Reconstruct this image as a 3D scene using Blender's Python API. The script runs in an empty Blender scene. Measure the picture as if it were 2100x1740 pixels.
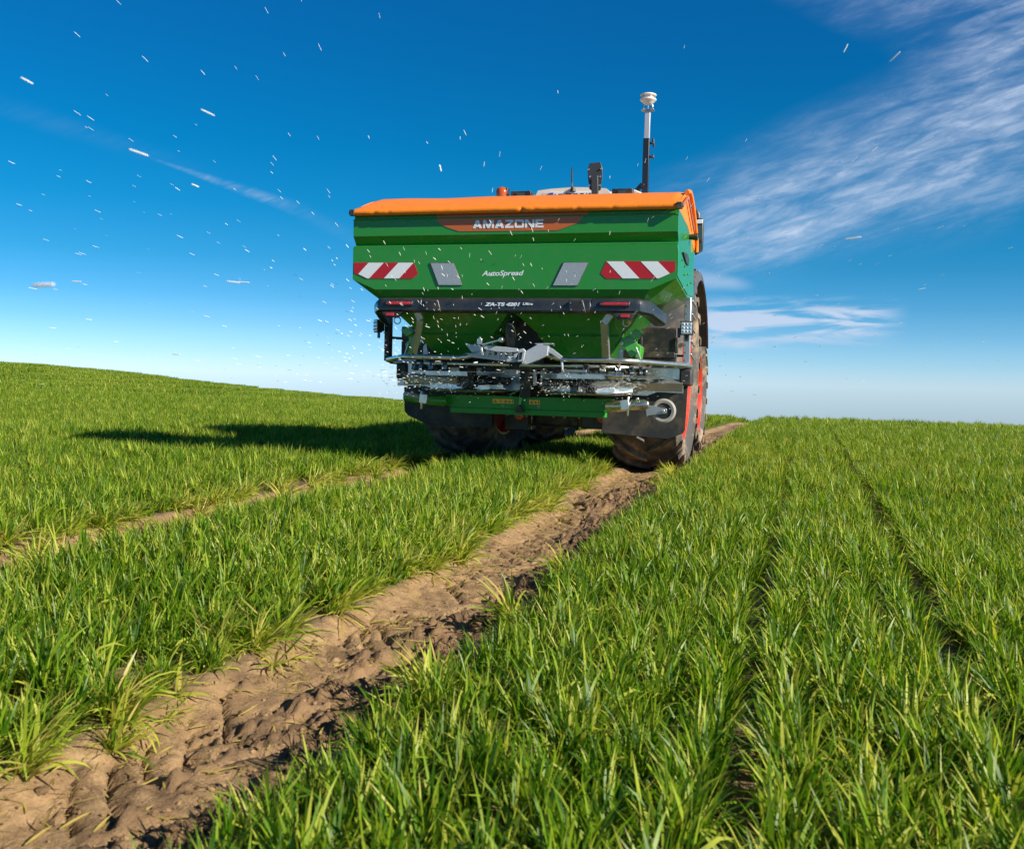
import bpy, bmesh, math, random
import numpy as np
from mathutils import Vector, Matrix

random.seed(7)
rng = np.random.default_rng(11)
SC = bpy.context.scene
COL = SC.collection
R_ = math.radians

# ------------------------------------------------------------------ camera
CAM_H = 0.86
CR = Vector((0.96107637, 0.27520264, 0.02440729))      # camera right
CD = Vector((0.03586582, -0.03668075, -0.99868322))    # camera down
CF = Vector((-0.27394498, 0.96068623, -0.04512337))    # camera forward
cam_d = bpy.data.cameras.new('camera')
cam = bpy.data.objects.new('camera', cam_d)
COL.objects.link(cam)
M = Matrix((CR, -CD, -CF)).transposed().to_4x4()
M.translation = Vector((0, 0, CAM_H))
cam.matrix_world = M
cam_d.sensor_width = 36
cam_d.lens = 35.93
cam_d.clip_start = 0.05
cam_d.clip_end = 3000
cam_d.dof.use_dof = True
cam_d.dof.focus_distance = 7.5
cam_d.dof.aperture_fstop = 8
SC.camera = cam

# ------------------------------------------------------------------ light
SUN_AZ = 105.0      # clockwise from +y
SUN_EL = 29.0
sd = bpy.data.lights.new('sun', 'SUN')
sd.energy = 5.0
sd.angle = R_(0.5)
sd.color = (1.0, 0.92, 0.78)
sun = bpy.data.objects.new('sun', sd)
COL.objects.link(sun)
sv = Vector((math.sin(R_(SUN_AZ)) * math.cos(R_(SUN_EL)), math.cos(R_(SUN_AZ)) * math.cos(R_(SUN_EL)), math.sin(R_(SUN_EL))))
sun.rotation_euler = sv.to_track_quat('Z', 'Y').to_euler()
SC.view_settings.view_transform = 'Standard'
SC.view_settings.look = 'None'
SC.view_settings.exposure = 0.86
SC.view_settings.gamma = 1
SC.cycles.max_bounces = 6
SC.cycles.transparent_max_bounces = 12


class NT:
    """small helper that writes node graphs"""
    def __init__(s, tree):
        s.t = tree

    def n(s, typ, **kw):
        nd = s.t.nodes.new(typ)
        for k, v in kw.items():
            setattr(nd, k, v)
        return nd

    def put(s, sock, v):
        if isinstance(v, bpy.types.NodeSocket):
            s.t.links.new(v, sock)
        elif v is not None:
            if hasattr(sock, 'default_value'):
                if sock.type == 'RGBA' and len(v) == 3:
                    v = (*v, 1)
                sock.default_value = v

    def m(s, op, a, b=None, c=None, clamp=False):
        nd = s.n('ShaderNodeMath', operation=op, use_clamp=clamp)
        s.put(nd.inputs[0], a)
        s.put(nd.inputs[1], b)
        s.put(nd.inputs[2], c)
        return nd.outputs[0]

    def vm(s, op, a, b=None, out=0):
        nd = s.n('ShaderNodeVectorMath', operation=op)
        s.put(nd.inputs[0], a)
        s.put(nd.inputs[1], b)
        return nd.outputs['Value' if op in ('DOT_PRODUCT', 'LENGTH') else 'Vector']

    def ss(s, x, a, b, lo=0.0, hi=1.0):
        nd = s.n('ShaderNodeMapRange', interpolation_type='SMOOTHSTEP')
        s.put(nd.inputs[0], x)
        for i, v in enumerate((a, b, lo, hi)):
            s.put(nd.inputs[i + 1], v)
        return nd.outputs[0]

    def mix(s, f, a, b, blend='MIX'):
        nd = s.n('ShaderNodeMix', data_type='RGBA', blend_type=blend)
        s.put(nd.inputs[0], f)
        s.put(nd.inputs[6], a)
        s.put(nd.inputs[7], b)
        return nd.outputs[2]

    def noise(s, vec, scale, detail=4, rough=0.55, dist=0.0, dims='3D'):
        nd = s.n('ShaderNodeTexNoise', noise_dimensions=dims)
        s.put(nd.inputs['Vector'], vec)
        nd.inputs['Scale'].default_value = scale
        nd.inputs['Detail'].default_value = detail
        nd.inputs['Roughness'].default_value = rough
        nd.inputs['Distortion'].default_value = dist
        return nd.outputs['Fac']

    def xyz(s, x, y, z=0.0):
        nd = s.n('ShaderNodeCombineXYZ')
        for i, v in enumerate((x, y, z)):
            s.put(nd.inputs[i], v)
        return nd.outputs[0]


# ------------------------------------------------------------------ world sky with thin cirrus
world = bpy.data.worlds.new('World')
SC.world = world
world.use_nodes = True
world.node_tree.nodes.clear()
w = NT(world.node_tree)
SKY_S = 0.10
sky = w.n('ShaderNodeTexSky', sky_type='NISHITA', sun_disc=False)
sky.sun_elevation = R_(SUN_EL)
sky.sun_rotation = R_(SUN_AZ)
sky.altitude = 300
sky.air_density = 1.0
sky.dust_density = 0.2
sky.ozone_density = 3.0
hs = w.n('ShaderNodeHueSaturation')
hs.inputs['Hue'].default_value = 0.5
hs.inputs['Saturation'].default_value = 1.0
hs.inputs['Value'].default_value = 1.0
w.put(hs.inputs['Color'], sky.outputs[0])
tc = w.n('ShaderNodeTexCoord')
D = tc.outputs['Generated']
AX = Vector((-0.27394498, 0.96068623, -0.045)).normalized()     # the quarter of the sky the clouds stand in
AR = Vector((0.961, 0.275, 0.0244)).normalized()
AU = AR.cross(AX).normalized()
dz = w.vm('DOT_PRODUCT', D, tuple(AX))
front = w.ss(dz, 0.05, 0.3)
dz = w.m('MAXIMUM', dz, 0.05)
U = w.m('DIVIDE', w.vm('DOT_PRODUCT', D, tuple(AR)), dz)
V = w.m('DIVIDE', w.vm('DOT_PRODUCT', D, tuple(AU)), dz)


def seg_mask(x0, y0, x1, y1, w0, w1, soft_end=0.25):
    """soft band from one direction to another; width tapers from w0 to w1"""
    L = math.hypot(x1 - x0, y1 - y0)
    ex, ey = (x1 - x0) / L, (y1 - y0) / L
    du = w.m('SUBTRACT', U, x0)
    dv = w.m('SUBTRACT', V, y0)
    al = w.m('DIVIDE', w.m('ADD', w.m('MULTIPLY', du, ex), w.m('MULTIPLY', dv, ey)), L)
    pe = w.m('ABSOLUTE', w.m('ADD', w.m('MULTIPLY', du, -ey), w.m('MULTIPLY', dv, ex)))
    wd = w.m('ADD', w0, w.m('MULTIPLY', al, w1 - w0))
    wd = w.m('MAXIMUM', wd, 0.0005)
    q = w.m('DIVIDE', pe, wd)
    k = w.ss(q, 0.0, 1.0, 1.0, 0.0)
    e0 = w.ss(al, -soft_end * .4, soft_end)
    e1 = w.ss(al, 1 - soft_end, 1 + soft_end * .4, 1.0, 0.0)
    return w.m('MULTIPLY', k, w.m('MULTIPLY', e0, e1))


def uv(x, y):
    return ((x - 1050) / 2096, (870 - y) / 2096)


# wisps: noise stretched along the drift of the cirrus
ca, sa = math.cos(R_(18)), math.sin(R_(18))
Ur = w.m('ADD', w.m('MULTIPLY', U, ca), w.m('MULTIPLY', V, sa))
Vr = w.m('SUBTRACT', w.m('MULTIPLY', V, ca), w.m('MULTIPLY', U, sa))
P1 = w.xyz(w.m('MULTIPLY', Ur, 4.2), w.m('MULTIPLY', Vr, 21.0), 0.3)
P2 = w.xyz(w.m('MULTIPLY', U, 12.0), w.m('MULTIPLY', V, 85.0), 5.3)
n_big = w.noise(w.xyz(w.m('MULTIPLY', Ur, 3.2), w.m('MULTIPLY', Vr, 5.0), 1.7), 1.6, 3, .5, .6)
n1 = w.noise(P1, 1.7, 9, .62, .5)
n2 = w.noise(P2, 1.0, 7, .55, .5)
n3 = w.noise(w.xyz(w.m('MULTIPLY', Ur, 18.0), w.m('MULTIPLY', Vr, 80.0), 4.4), 1.4, 7, .62, .5)
a, b = uv(1320, 505), uv(2200, 225)
bandA = seg_mask(*a, *b, 0.070, 0.120, .24)
a, b = uv(1430, 480), uv(1760, 470)
bandA2 = seg_mask(*a, *b, 0.055, 0.02, .4)
a, b = uv(1640, 0), uv(2300, 40)
bandB = seg_mask(*a, *b, 0.02, 0.14, .35)
a, b = uv(1850, 140), uv(2200, 160)
bandB2 = seg_mask(*a, *b, 0.06, 0.10, .35)
a, b = uv(1400, 665), uv(1840, 658)
bandC = seg_mask(*a, *b, 0.034, 0.030, .2)
a, b = uv(1400, 570), uv(1540, 586)
bandC2 = seg_mask(*a, *b, 0.016, 0.008, .3)
a, b = uv(1400, 704), uv(1560, 710)
bandC3 = seg_mask(*a, *b, 0.010, 0.006, .3)
a, b = uv(325, 330), uv(620, 432)
bandD = seg_mask(*a, *b, 0.002, 0.010, .35)
a, b = uv(-150, 170), uv(420, 350)
bandE = seg_mask(*a, *b, 0.02, 0.010, .5)
a, b = uv(560, 410), uv(800, 520)
bandE2 = seg_mask(*a, *b, 0.008, 0.014, .5)
mixn = w.m('MULTIPLY', w.ss(n1, .30, .68), w.ss(n_big, .18, .55))
fineg = w.m('ADD', .55, w.m('MULTIPLY', w.ss(n3, .35, .7), .7))
cA = w.m('MULTIPLY', w.m('MULTIPLY', w.m('ADD', bandA, w.m('MULTIPLY', bandA2, .6)), w.m('ADD', .16, w.m('MULTIPLY', mixn, .95))), fineg)
cB = w.m('MULTIPLY', w.m('MULTIPLY', w.m('ADD', bandB, w.m('MULTIPLY', bandB2, .45)), w.m('ADD', .08, mixn)), fineg)
wis = w.ss(n2, .40, .62)
cC = w.m('MULTIPLY', bandC, w.m('MULTIPLY', wis, 1.5))
cC2 = w.m('MULTIPLY', w.m('ADD', bandC2, w.m('MULTIPLY', bandC3, .9)), .38)
cD = w.m('MULTIPLY', bandD, w.m('ADD', .04, w.m('MULTIPLY', w.ss(n3, .3, .7), .30)))
cE = w.m('MULTIPLY', w.m('ADD', w.m('MULTIPLY', bandE, .022), w.m('MULTIPLY', bandE2, .03)), w.m('ADD', .5, w.ss(n3, .3, .7)))
cl = w.m('ADD', w.m('MULTIPLY', cA, .66), w.m('MULTIPLY', cB, .46))
cl = w.m('ADD', cl, w.m('MULTIPLY', cC, .75))
cl = w.m('ADD', cl, cC2)
cl = w.m('ADD', cl, cD)
cl = w.m('ADD', cl, cE)
cl = w.m('MULTIPLY', cl, front)
cl = w.m('MINIMUM', w.m('MAXIMUM', cl, 0.0), 0.85)
bg = w.n('ShaderNodeBackground')
sepd = w.n('ShaderNodeSeparateXYZ')
w.put(sepd.inputs[0], D)
sr_ = w.n('ShaderNodeValToRGB')
w.put(sr_.inputs[0], sepd.outputs[2])
SKYR = ((0, (.52, .74, 1.20)), (.02, (.37, .62, 1.02)), (.047, (.23, .49, .82)), (.072, (.135, .415, .69)), (.107, (.060, .365, .585)), (.155, (.018, .345, .545)), (.21, (.006, .335, .53)), (.29, (.008, .32, .54)),
        (.37, (.012, .32, .57)), (.50, (.08, .26, .42)), (.9, (.22, .30, .40)))
cr0 = sr_.color_ramp
for i_, (ps_, cc_) in enumerate(SKYR):
    e0_ = cr0.elements[i_] if i_ < 2 else cr0.elements.new(ps_)
    e0_.position = ps_
    e0_.color = (cc_[0] / 2, cc_[1] / 2, cc_[2] / 2, 1)
grd = w.mix(1.0, hs.outputs[0], sr_.outputs[0], 'MULTIPLY')
grd2 = w.n('ShaderNodeVectorMath', operation='SCALE')
w.put(grd2.inputs[0], grd)
grd2.inputs['Scale'].default_value = 2.0
skyc = w.mix(cl, grd2.outputs[0], (3.3, 3.9, 4.9))
w.put(bg.inputs['Color'], skyc)
bg.inputs['Strength'].default_value = SKY_S
wo = w.n('ShaderNodeOutputWorld')
w.put(wo.inputs['Surface'], bg.outputs[0])


# ------------------------------------------------------------------ materials
def mat(name, color, rough=.5, metal=0.0, coat=0.0, spec=.5, noise_amt=0.0, noise_scale=20.0, bump=0.0, bump_scale=60.0,
        dirt=None, dirt_amt=0.0, dirt_scale=3.0, emis=None, emis_s=0.0, alpha=None, rvar=0.0):
    m = bpy.data.materials.new(name)
    m.use_nodes = True
    m.node_tree.nodes.clear()
    t = NT(m.node_tree)
    p = t.n('ShaderNodeBsdfPrincipled')
    o = t.n('ShaderNodeOutputMaterial')
    t.put(o.inputs['Surface'], p.outputs[0])
    tcn = t.n('ShaderNodeTexCoord').outputs['Object']
    c = (*color, 1)
    if noise_amt > 0:
        nz = t.noise(tcn, noise_scale, 5, .6)
        f = t.m('ADD', 1 - noise_amt, t.m('MULTIPLY', nz, 2 * noise_amt))
        vmn = t.n('ShaderNodeVectorMath', operation='SCALE')
        t.put(vmn.inputs[0], c[:3])
        t.put(vmn.inputs['Scale'], f)
        c = vmn.outputs[0]
    if dirt is not None:
        nz = t.noise(tcn, dirt_scale, 7, .65, .3)
        f = t.m('MULTIPLY', t.ss(nz, .42, .68), dirt_amt)
        c = t.mix(f, c, (*dirt, 1))
        if rvar == 0:
            rvar = .2
    t.put(p.inputs['Base Color'], c)
    r = rough
    if rvar > 0:
        nz = t.noise(tcn, 9.0, 5, .6)
        r = t.m('ADD', rough - rvar * .5, t.m('MULTIPLY', nz, rvar), clamp=True)
    t.put(p.inputs['Roughness'], r)
    p.inputs['Metallic'].default_value = metal
    p.inputs['Coat Weight'].default_value = coat
    p.inputs['Coat Roughness'].default_value = 0.06
    p.inputs['Specular IOR Level'].default_value = spec
    if bump > 0:
        bn = t.n('ShaderNodeBump')
        bn.inputs['Strength'].default_value = 1.0
        bn.inputs['Distance'].default_value = bump
        t.put(bn.inputs['Height'], t.noise(tcn, bump_scale, 6, .6))
        t.put(p.inputs['Normal'], bn.outputs[0])
    if emis is not None:
        p.inputs['Emission Color'].default_value = (*emis, 1)
        p.inputs['Emission Strength'].default_value = emis_s
    if alpha is not None:
        p.inputs['Transmission Weight'].default_value = alpha
    return m


MT = {}
DUST = (.30, .22, .14)
MT['green'] = mat('green_paint', (.022, .225, .018), .30, coat=.5, dirt=(.10, .20, .06), dirt_amt=.14, dirt_scale=11)
MT['green_b'] = mat('green_paint_brightened', (.020, .27, .030), .42, coat=.1, spec=.3, dirt=(.12, .20, .08), dirt_amt=.15, dirt_scale=14)  # same paint as the hopper, colour brightened to offset the beam's grey reflection
MT['green2'] = mat('bright_green_paint', (.06, .36, .03), .3, coat=.6, dirt=DUST, dirt_amt=.12, dirt_scale=8)
MT['orange'] = mat('orange_tarpaulin', (.80, .21, .015), .42, spec=.4, noise_amt=.06, noise_scale=3, bump=.006, bump_scale=7)
MT['orange_p'] = mat('orange_paint_dimmed', (.50, .11, .012), .35, coat=.5, dirt=(.3, .12, .05), dirt_amt=.12)  # tarpaulin orange with the dimmer grazing light put into its colour
MT['white'] = mat('white_film', (.72, .76, .80), .35)
MT['red'] = mat('red_film', (.42, .012, .018), .35)
MT['retro'] = mat('silver_reflector', (.36, .40, .44), .42, metal=.3, noise_amt=.5, noise_scale=160)
MT['black'] = mat('black_plastic', (.018, .020, .024), .38, spec=.5, dirt=DUST, dirt_amt=.14, dirt_scale=6, bump=.0004, bump_scale=200)
MT['bumper'] = mat('grey_black_bumper', (.020, .026, .034), .30, coat=.25, dirt=DUST, dirt_amt=.07, dirt_scale=7)
MT['rubber'] = mat('black_rubber', (.022, .024, .027), .62, dirt=DUST, dirt_amt=.22, dirt_scale=5, noise_amt=.1)
MT['steel'] = mat('stainless_steel', (.78, .77, .74), .30, metal=.95, dirt=(.35, .28, .2), dirt_amt=.3, dirt_scale=9, rvar=.2)
MT['steel_d'] = mat('dull_steel', (.60, .60, .57), .28, metal=.95, dirt=DUST, dirt_amt=.25, dirt_scale=12, rvar=.2)
MT['alu'] = mat('galvanised_steel', (.50, .52, .54), .36, metal=.8, noise_amt=.15, noise_scale=30, dirt=DUST, dirt_amt=.2)
MT['galv'] = mat('grey_painted_steel', (.46, .50, .56), .4, metal=.2, noise_amt=.06, dirt=DUST, dirt_amt=.2)
MT['iron'] = mat('dark_iron', (.030, .030, .030), .5, metal=.3, dirt=DUST, dirt_amt=.35, dirt_scale=8)
MT['redlens'] = mat('red_lens', (.50, .012, .016), .16, coat=.6, spec=.6)
MT['amber'] = mat('amber_lens', (.55, .10, .012), .14, coat=.6, alpha=.25)
MT['yellow'] = mat('yellow_sticker', (.88, .50, .04), .4)
MT['ink'] = mat('black_ink', (.012, .012, .012), .5)
MT['letter'] = mat('letter_white', (.70, .76, .82), .35)
MT['tyre'] = mat('muddy_tyre', (.060, .054, .050), .72, dirt=(.36, .26, .17), dirt_amt=.95, dirt_scale=3.5, noise_amt=.2, bump=.004, bump_scale=24)
MT['rim'] = mat('red_rim', (.62, .035, .008), .3, coat=.5, dirt=DUST, dirt_amt=.18, dirt_scale=5)
MT['roof'] = mat('cream_roof', (.76, .70, .60), .35, dirt=DUST, dirt_amt=.12)
MT['fender'] = mat('grey_fender', (.055, .060, .068), .42, dirt=DUST, dirt_amt=.35, dirt_scale=4)
MT['fender_s'] = mat('silver_fender', (.27, .28, .30), .4, dirt=DUST, dirt_amt=.3, dirt_scale=4)
MT['slate'] = mat('slate_steel', (.045, .052, .058), .4, spec=.4)
MT['navy'] = mat('dark_mast_paint', (.014, .020, .034), .38)
MT['glass'] = mat('tinted_glass', (.05, .07, .06), .05, spec=.8, coat=.5)
MT['mirror'] = mat('mirror_glass', (.08, .12, .09), .08, metal=.3)  # dark green reflection is put into the glass colour
MT['lamp'] = mat('lamp_glass', (.55, .58, .60), .15, metal=.6, noise_amt=.4, noise_scale=120)
MT['hose'] = mat('grey_hose', (.35, .33, .30), .4, dirt=DUST, dirt_amt=.3)
MT['pellet'] = mat('white_granule', (.88, .86, .82), .6, noise_amt=.08, noise_scale=200)
MT['pellet'].node_tree.nodes['Principled BSDF'].inputs['Subsurface Weight'].default_value = .8
MT['pellet'].node_tree.nodes['Principled BSDF'].inputs['Subsurface Radius'].default_value = (.01, .01, .01)
MT['pellet'].node_tree.nodes['Principled BSDF'].inputs['Subsurface Scale'].default_value = 1.0
MT['gps'] = mat('white_receiver_shell', (.78, .72, .68), .35)
MT['plate'] = mat('plate_white', (.62, .56, .52), .4)
MT['blue'] = mat('plate_blue', (.05, .08, .4), .4)
MT['purple'] = mat('canister_plastic', (.55, .56, .58), .45)


# ------------------------------------------------------------------ mesh builder
class MB:
    def __init__(s):
        s.v, s.f, s.mi = [], [], []
        s.cur = 0

    def face(s, idx):
        s.f.append(tuple(idx))
        s.mi.append(s.cur)

    def poly(s, pts):
        o = len(s.v)
        s.v += [tuple(p) for p in pts]
        s.face(range(o, o + len(pts)))

    def box(s, c, d, rot=None):
        o = len(s.v)
        hx, hy, hz = d[0] / 2, d[1] / 2, d[2] / 2
        m = rot if rot is not None else Matrix.Identity(3)
        for z in (-hz, hz):
            for x, y in ((-hx, -hy), (hx, -hy), (hx, hy), (-hx, hy)):
                p = m @ Vector((x, y, z)) + Vector(c)
                s.v.append(tuple(p))
        for q in ((0, 3, 2, 1), (4, 5, 6, 7), (0, 1, 5, 4), (1, 2, 6, 5), (2, 3, 7, 6), (3, 0, 4, 7)):
            s.face([o + i for i in q])

    def prism(s, pts, vec):
        """closed polygon (3-D points) pushed along vec"""
        o = len(s.v)
        n = len(pts)
        s.v += [tuple(p) for p in pts]
        s.v += [tuple(Vector(p) + Vector(vec)) for p in pts]
        s.face(range(o, o + n))
        s.face([o + n + i for i in reversed(range(n))])
        for i in range(n):
            j = (i + 1) % n
            s.face((o + j, o + i, o + n + i, o + n + j))

    def bar(s, p0, p1, a, b, up=(0, 0, 1)):
        """rectangular bar from p0 to p1, a wide, b thick (along up)"""
        p0, p1 = Vector(p0), Vector(p1)
        d = (p1 - p0)
        L = d.length
        d.normalize()
        u = Vector(up)
        x = d.cross(u)
        if x.length < 1e-4:
            x = d.cross(Vector((1, 0, 0)))
        x.normalize()
        u = x.cross(d).normalized()
        m = Matrix((x, d, u)).transposed()
        s.box((p0 + p1) / 2, (a, L, b), m)

    def tube(s, pts, r, n=10, cap=True, rad=None):
        pts = [Vector(p) for p in pts]
        o = len(s.v)
        prev = None
        for i, p in enumerate(pts):
            if i == 0:
                d = pts[1] - pts[0]
            elif i == len(pts) - 1:
                d = pts[-1] - pts[-2]
            else:
                d = (pts[i + 1] - p).normalized() + (p - pts[i - 1]).normalized()
            d.normalize()
            if prev is None:
                u = d.orthogonal().normalized()
            else:
                u = (prev - d * prev.dot(d)).normalized()
            prev = u
            w_ = d.cross(u)
            rr = rad[i] if rad else r
            for k in range(n):
                a_ = 2 * math.pi * k / n
                s.v.append(tuple(p + (u * math.cos(a_) + w_ * math.sin(a_)) * rr))
        for i in range(len(pts) - 1):
            for k in range(n):
                k2 = (k + 1) % n
                s.face((o + i * n + k, o + i * n + k2, o + (i + 1) * n + k2, o + (i + 1) * n + k))
        if cap:
            s.face([o + k for k in reversed(range(n))])
            s.face([o + (len(pts) - 1) * n + k for k in range(n)])

    def lathe(s, prof, c, axis='z', n=32, a0=0, a1=2 * math.pi):
        """prof: list of (radius, height along axis)"""
        full = abs(a1 - a0 - 2 * math.pi) < 1e-6
        m = n if full else n + 1
        o = len(s.v)
        for (r, h) in prof:
            for k in range(m):
                a_ = a0 + (a1 - a0) * k / n
                ca_, sa_ = math.cos(a_) * r, math.sin(a_) * r
                if axis == 'z':
                    p = (ca_, sa_, h)
                elif axis == 'x':
                    p = (h, ca_, sa_)
                else:
                    p = (sa_, h, ca_)
                s.v.append((c[0] + p[0], c[1] + p[1], c[2] + p[2]))
        for i in range(len(prof) - 1):
            for k in range(n):
                k2 = (k + 1) % m
                s.face((o + i * m + k, o + i * m + k2, o + (i + 1) * m + k2, o + (i + 1) * m + k))

    def build(s, name, mats, parent=None, bevel=0.0, angle=35, off=(0, 0, 0)):
        me = bpy.data.meshes.new(name)
        ox, oy, oz = off
        me.from_pydata([(x - ox, y - oy, z - oz) for x, y, z in s.v], [], s.f)
        if not isinstance(mats, (list, tuple)):
            mats = [mats]
        for m in mats:
            me.materials.append(m)
        me.polygons.foreach_set('material_index', s.mi)
        bm = bmesh.new()
        bm.from_mesh(me)
        bmesh.ops.recalc_face_normals(bm, faces=bm.faces)
        bm.to_mesh(me)
        bm.free()
        me.polygons.foreach_set('use_smooth', [True] * len(me.polygons))
        me.set_sharp_from_angle(angle=R_(angle))
        me.update()
        o = bpy.data.objects.new(name, me)
        COL.objects.link(o)
        if parent is not None:
            o.parent = parent
        if bevel > 0:
            b_ = o.modifiers.new('bevel', 'BEVEL')
            b_.width = bevel
            b_.segments = 2
            b_.limit_method = 'ANGLE'
            b_.angle_limit = R_(40)
            b_.harden_normals = False
        return o


def build_split(mb, name, m, parent, bevel=0.0, off=(0, 0, 0)):
    """every separate piece of mb becomes an object of its own"""
    par = list(range(len(mb.v)))

    def find(a):
        while par[a] != a:
            par[a] = par[par[a]]
            a = par[a]
        return a
    for f_ in mb.f:
        for q_ in f_[1:]:
            par[find(q_)] = find(f_[0])
    groups = {}
    for f_ in mb.f:
        groups.setdefault(find(f_[0]), []).append(f_)
    for fs in groups.values():
        used = sorted({q_ for f_ in fs for q_ in f_})
        mp = {q_: i_ for i_, q_ in enumerate(used)}
        b = MB()
        b.v = [mb.v[q_] for q_ in used]
        for f_ in fs:
            b.face([mp[q_] for q_ in f_])
        b.build(name, m, parent, bevel, off=off)


def empty(name, loc, label, cat, group=None):
    o = bpy.data.objects.new(name, None)
    COL.objects.link(o)
    o.location = loc
    o['label'] = label
    o['category'] = cat
    if group:
        o['group'] = group
    return o


# ------------------------------------------------------------------ terrain
def _h(ix, iy, seed):
    n = (ix.astype(np.int64) * 374761393 + iy.astype(np.int64) * 668265263 + seed * 974634777) & 0xffffffff
    n = ((n ^ (n >> 13)) * 1274126177) & 0xffffffff
    n = n ^ (n >> 16)
    return (n & 0xffff) / 65535.0


def vnoise(x, y, seed=0):
    x, y = np.broadcast_arrays(np.asarray(x, float), np.asarray(y, float))
    ix, iy = np.floor(x), np.floor(y)
    fx, fy = x - ix, y - iy
    fx = fx * fx * (3 - 2 * fx)
    fy = fy * fy * (3 - 2 * fy)
    a_, b_ = _h(ix, iy, seed), _h(ix + 1, iy, seed)
    c_, d_ = _h(ix, iy + 1, seed), _h(ix + 1, iy + 1, seed)
    return (a_ * (1 - fx) + b_ * fx) * (1 - fy) + (c_ * (1 - fx) + d_ * fx) * fy


def fbm(x, y, oct_=4, seed=0, gain=.5):
    s_, a_, t_ = 0, 1, 0
    for i in range(oct_):
        s_ = s_ + a_ * vnoise(x * 2 ** i, y * 2 ** i, seed + i * 17)
        t_ += a_
        a_ *= gain
    return s_ / t_


def sstep(x, a_, b_):
    t_ = np.clip((x - a_) / (b_ - a_), 0, 1)
    return t_ * t_ * (3 - 2 * t_)


TRK = [(-1.275, .320), (-3.36, .275)]        # wheel tracks: centre, half width


def trk_c(i, y):
    y = np.asarray(y, float)
    if i == 0:
        return TRK[0][0] - .17 * sstep(y, 4.0, 9.5)
    return TRK[1][0] + 0 * y


def base_z(x, y):
    x, y = np.asarray(x, float), np.asarray(y, float)
    r = np.hypot(x, y)
    az = np.degrees(np.arctan2(x, np.maximum(y, 1e-3)))
    # the crest straight ahead
    zc = -.0013 * np.maximum(y - 16, 0) ** 2
    zc = np.maximum(zc, -8)
    # the hill that climbs to the left
    E = np.interp(az, [-60, -42.6, -37.8, -32.7, -27, -22.2, -12], [.017, .0035, -.0020, -.0115, -.0200, -.0250, -.0290])
    Zc = .86 - .17 + E * 72
    prof = sstep(r, 16, 74)
    zl = Zc * prof - np.maximum(r - 72, 0) ** 2 * .0016
    k = sstep(az, -20, -8)
    back = (y <= 0)
    z = zl * (1 - k) + zc * k
    z = np.where(back, 0, z)
    return z + (fbm(x * .35, y * .35, 2, 5) - .5) * .05 * sstep(r, 4, 14)


def track_mask(x, y, soft=.07):
    m = 0
    for i, (xc, hw) in enumerate(TRK):
        wob = (fbm(y * 1.1, y * 0 + i, 3, 31 + i) - .5) * .10
        m = np.maximum(m, 1 - sstep(np.abs(x - trk_c(i, y) - wob * .4), hw - soft + wob * .5, hw + wob * .5))
    return m


def clod_mask(x, y):
    """where the lugs tore the crust open: moist crumbs lie there"""
    xo_ = x - trk_c(0, y)
    n_ = fbm(x * 3.4, y * 2.0, 4, 41)
    n2_ = fbm(x * 9, y * 7, 3, 43)
    bandr = np.exp(-((xo_ - .20 - (n_ - .5) * .12) / .07) ** 2) + .55 * np.exp(-((xo_ - .02 - (fbm(y * .8, 0 * y, 2, 4) - .5) * .3) / .06) ** 2)
    return sstep(n_ * .55 + n2_ * .30 + bandr * .26, .48, .60)


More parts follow.
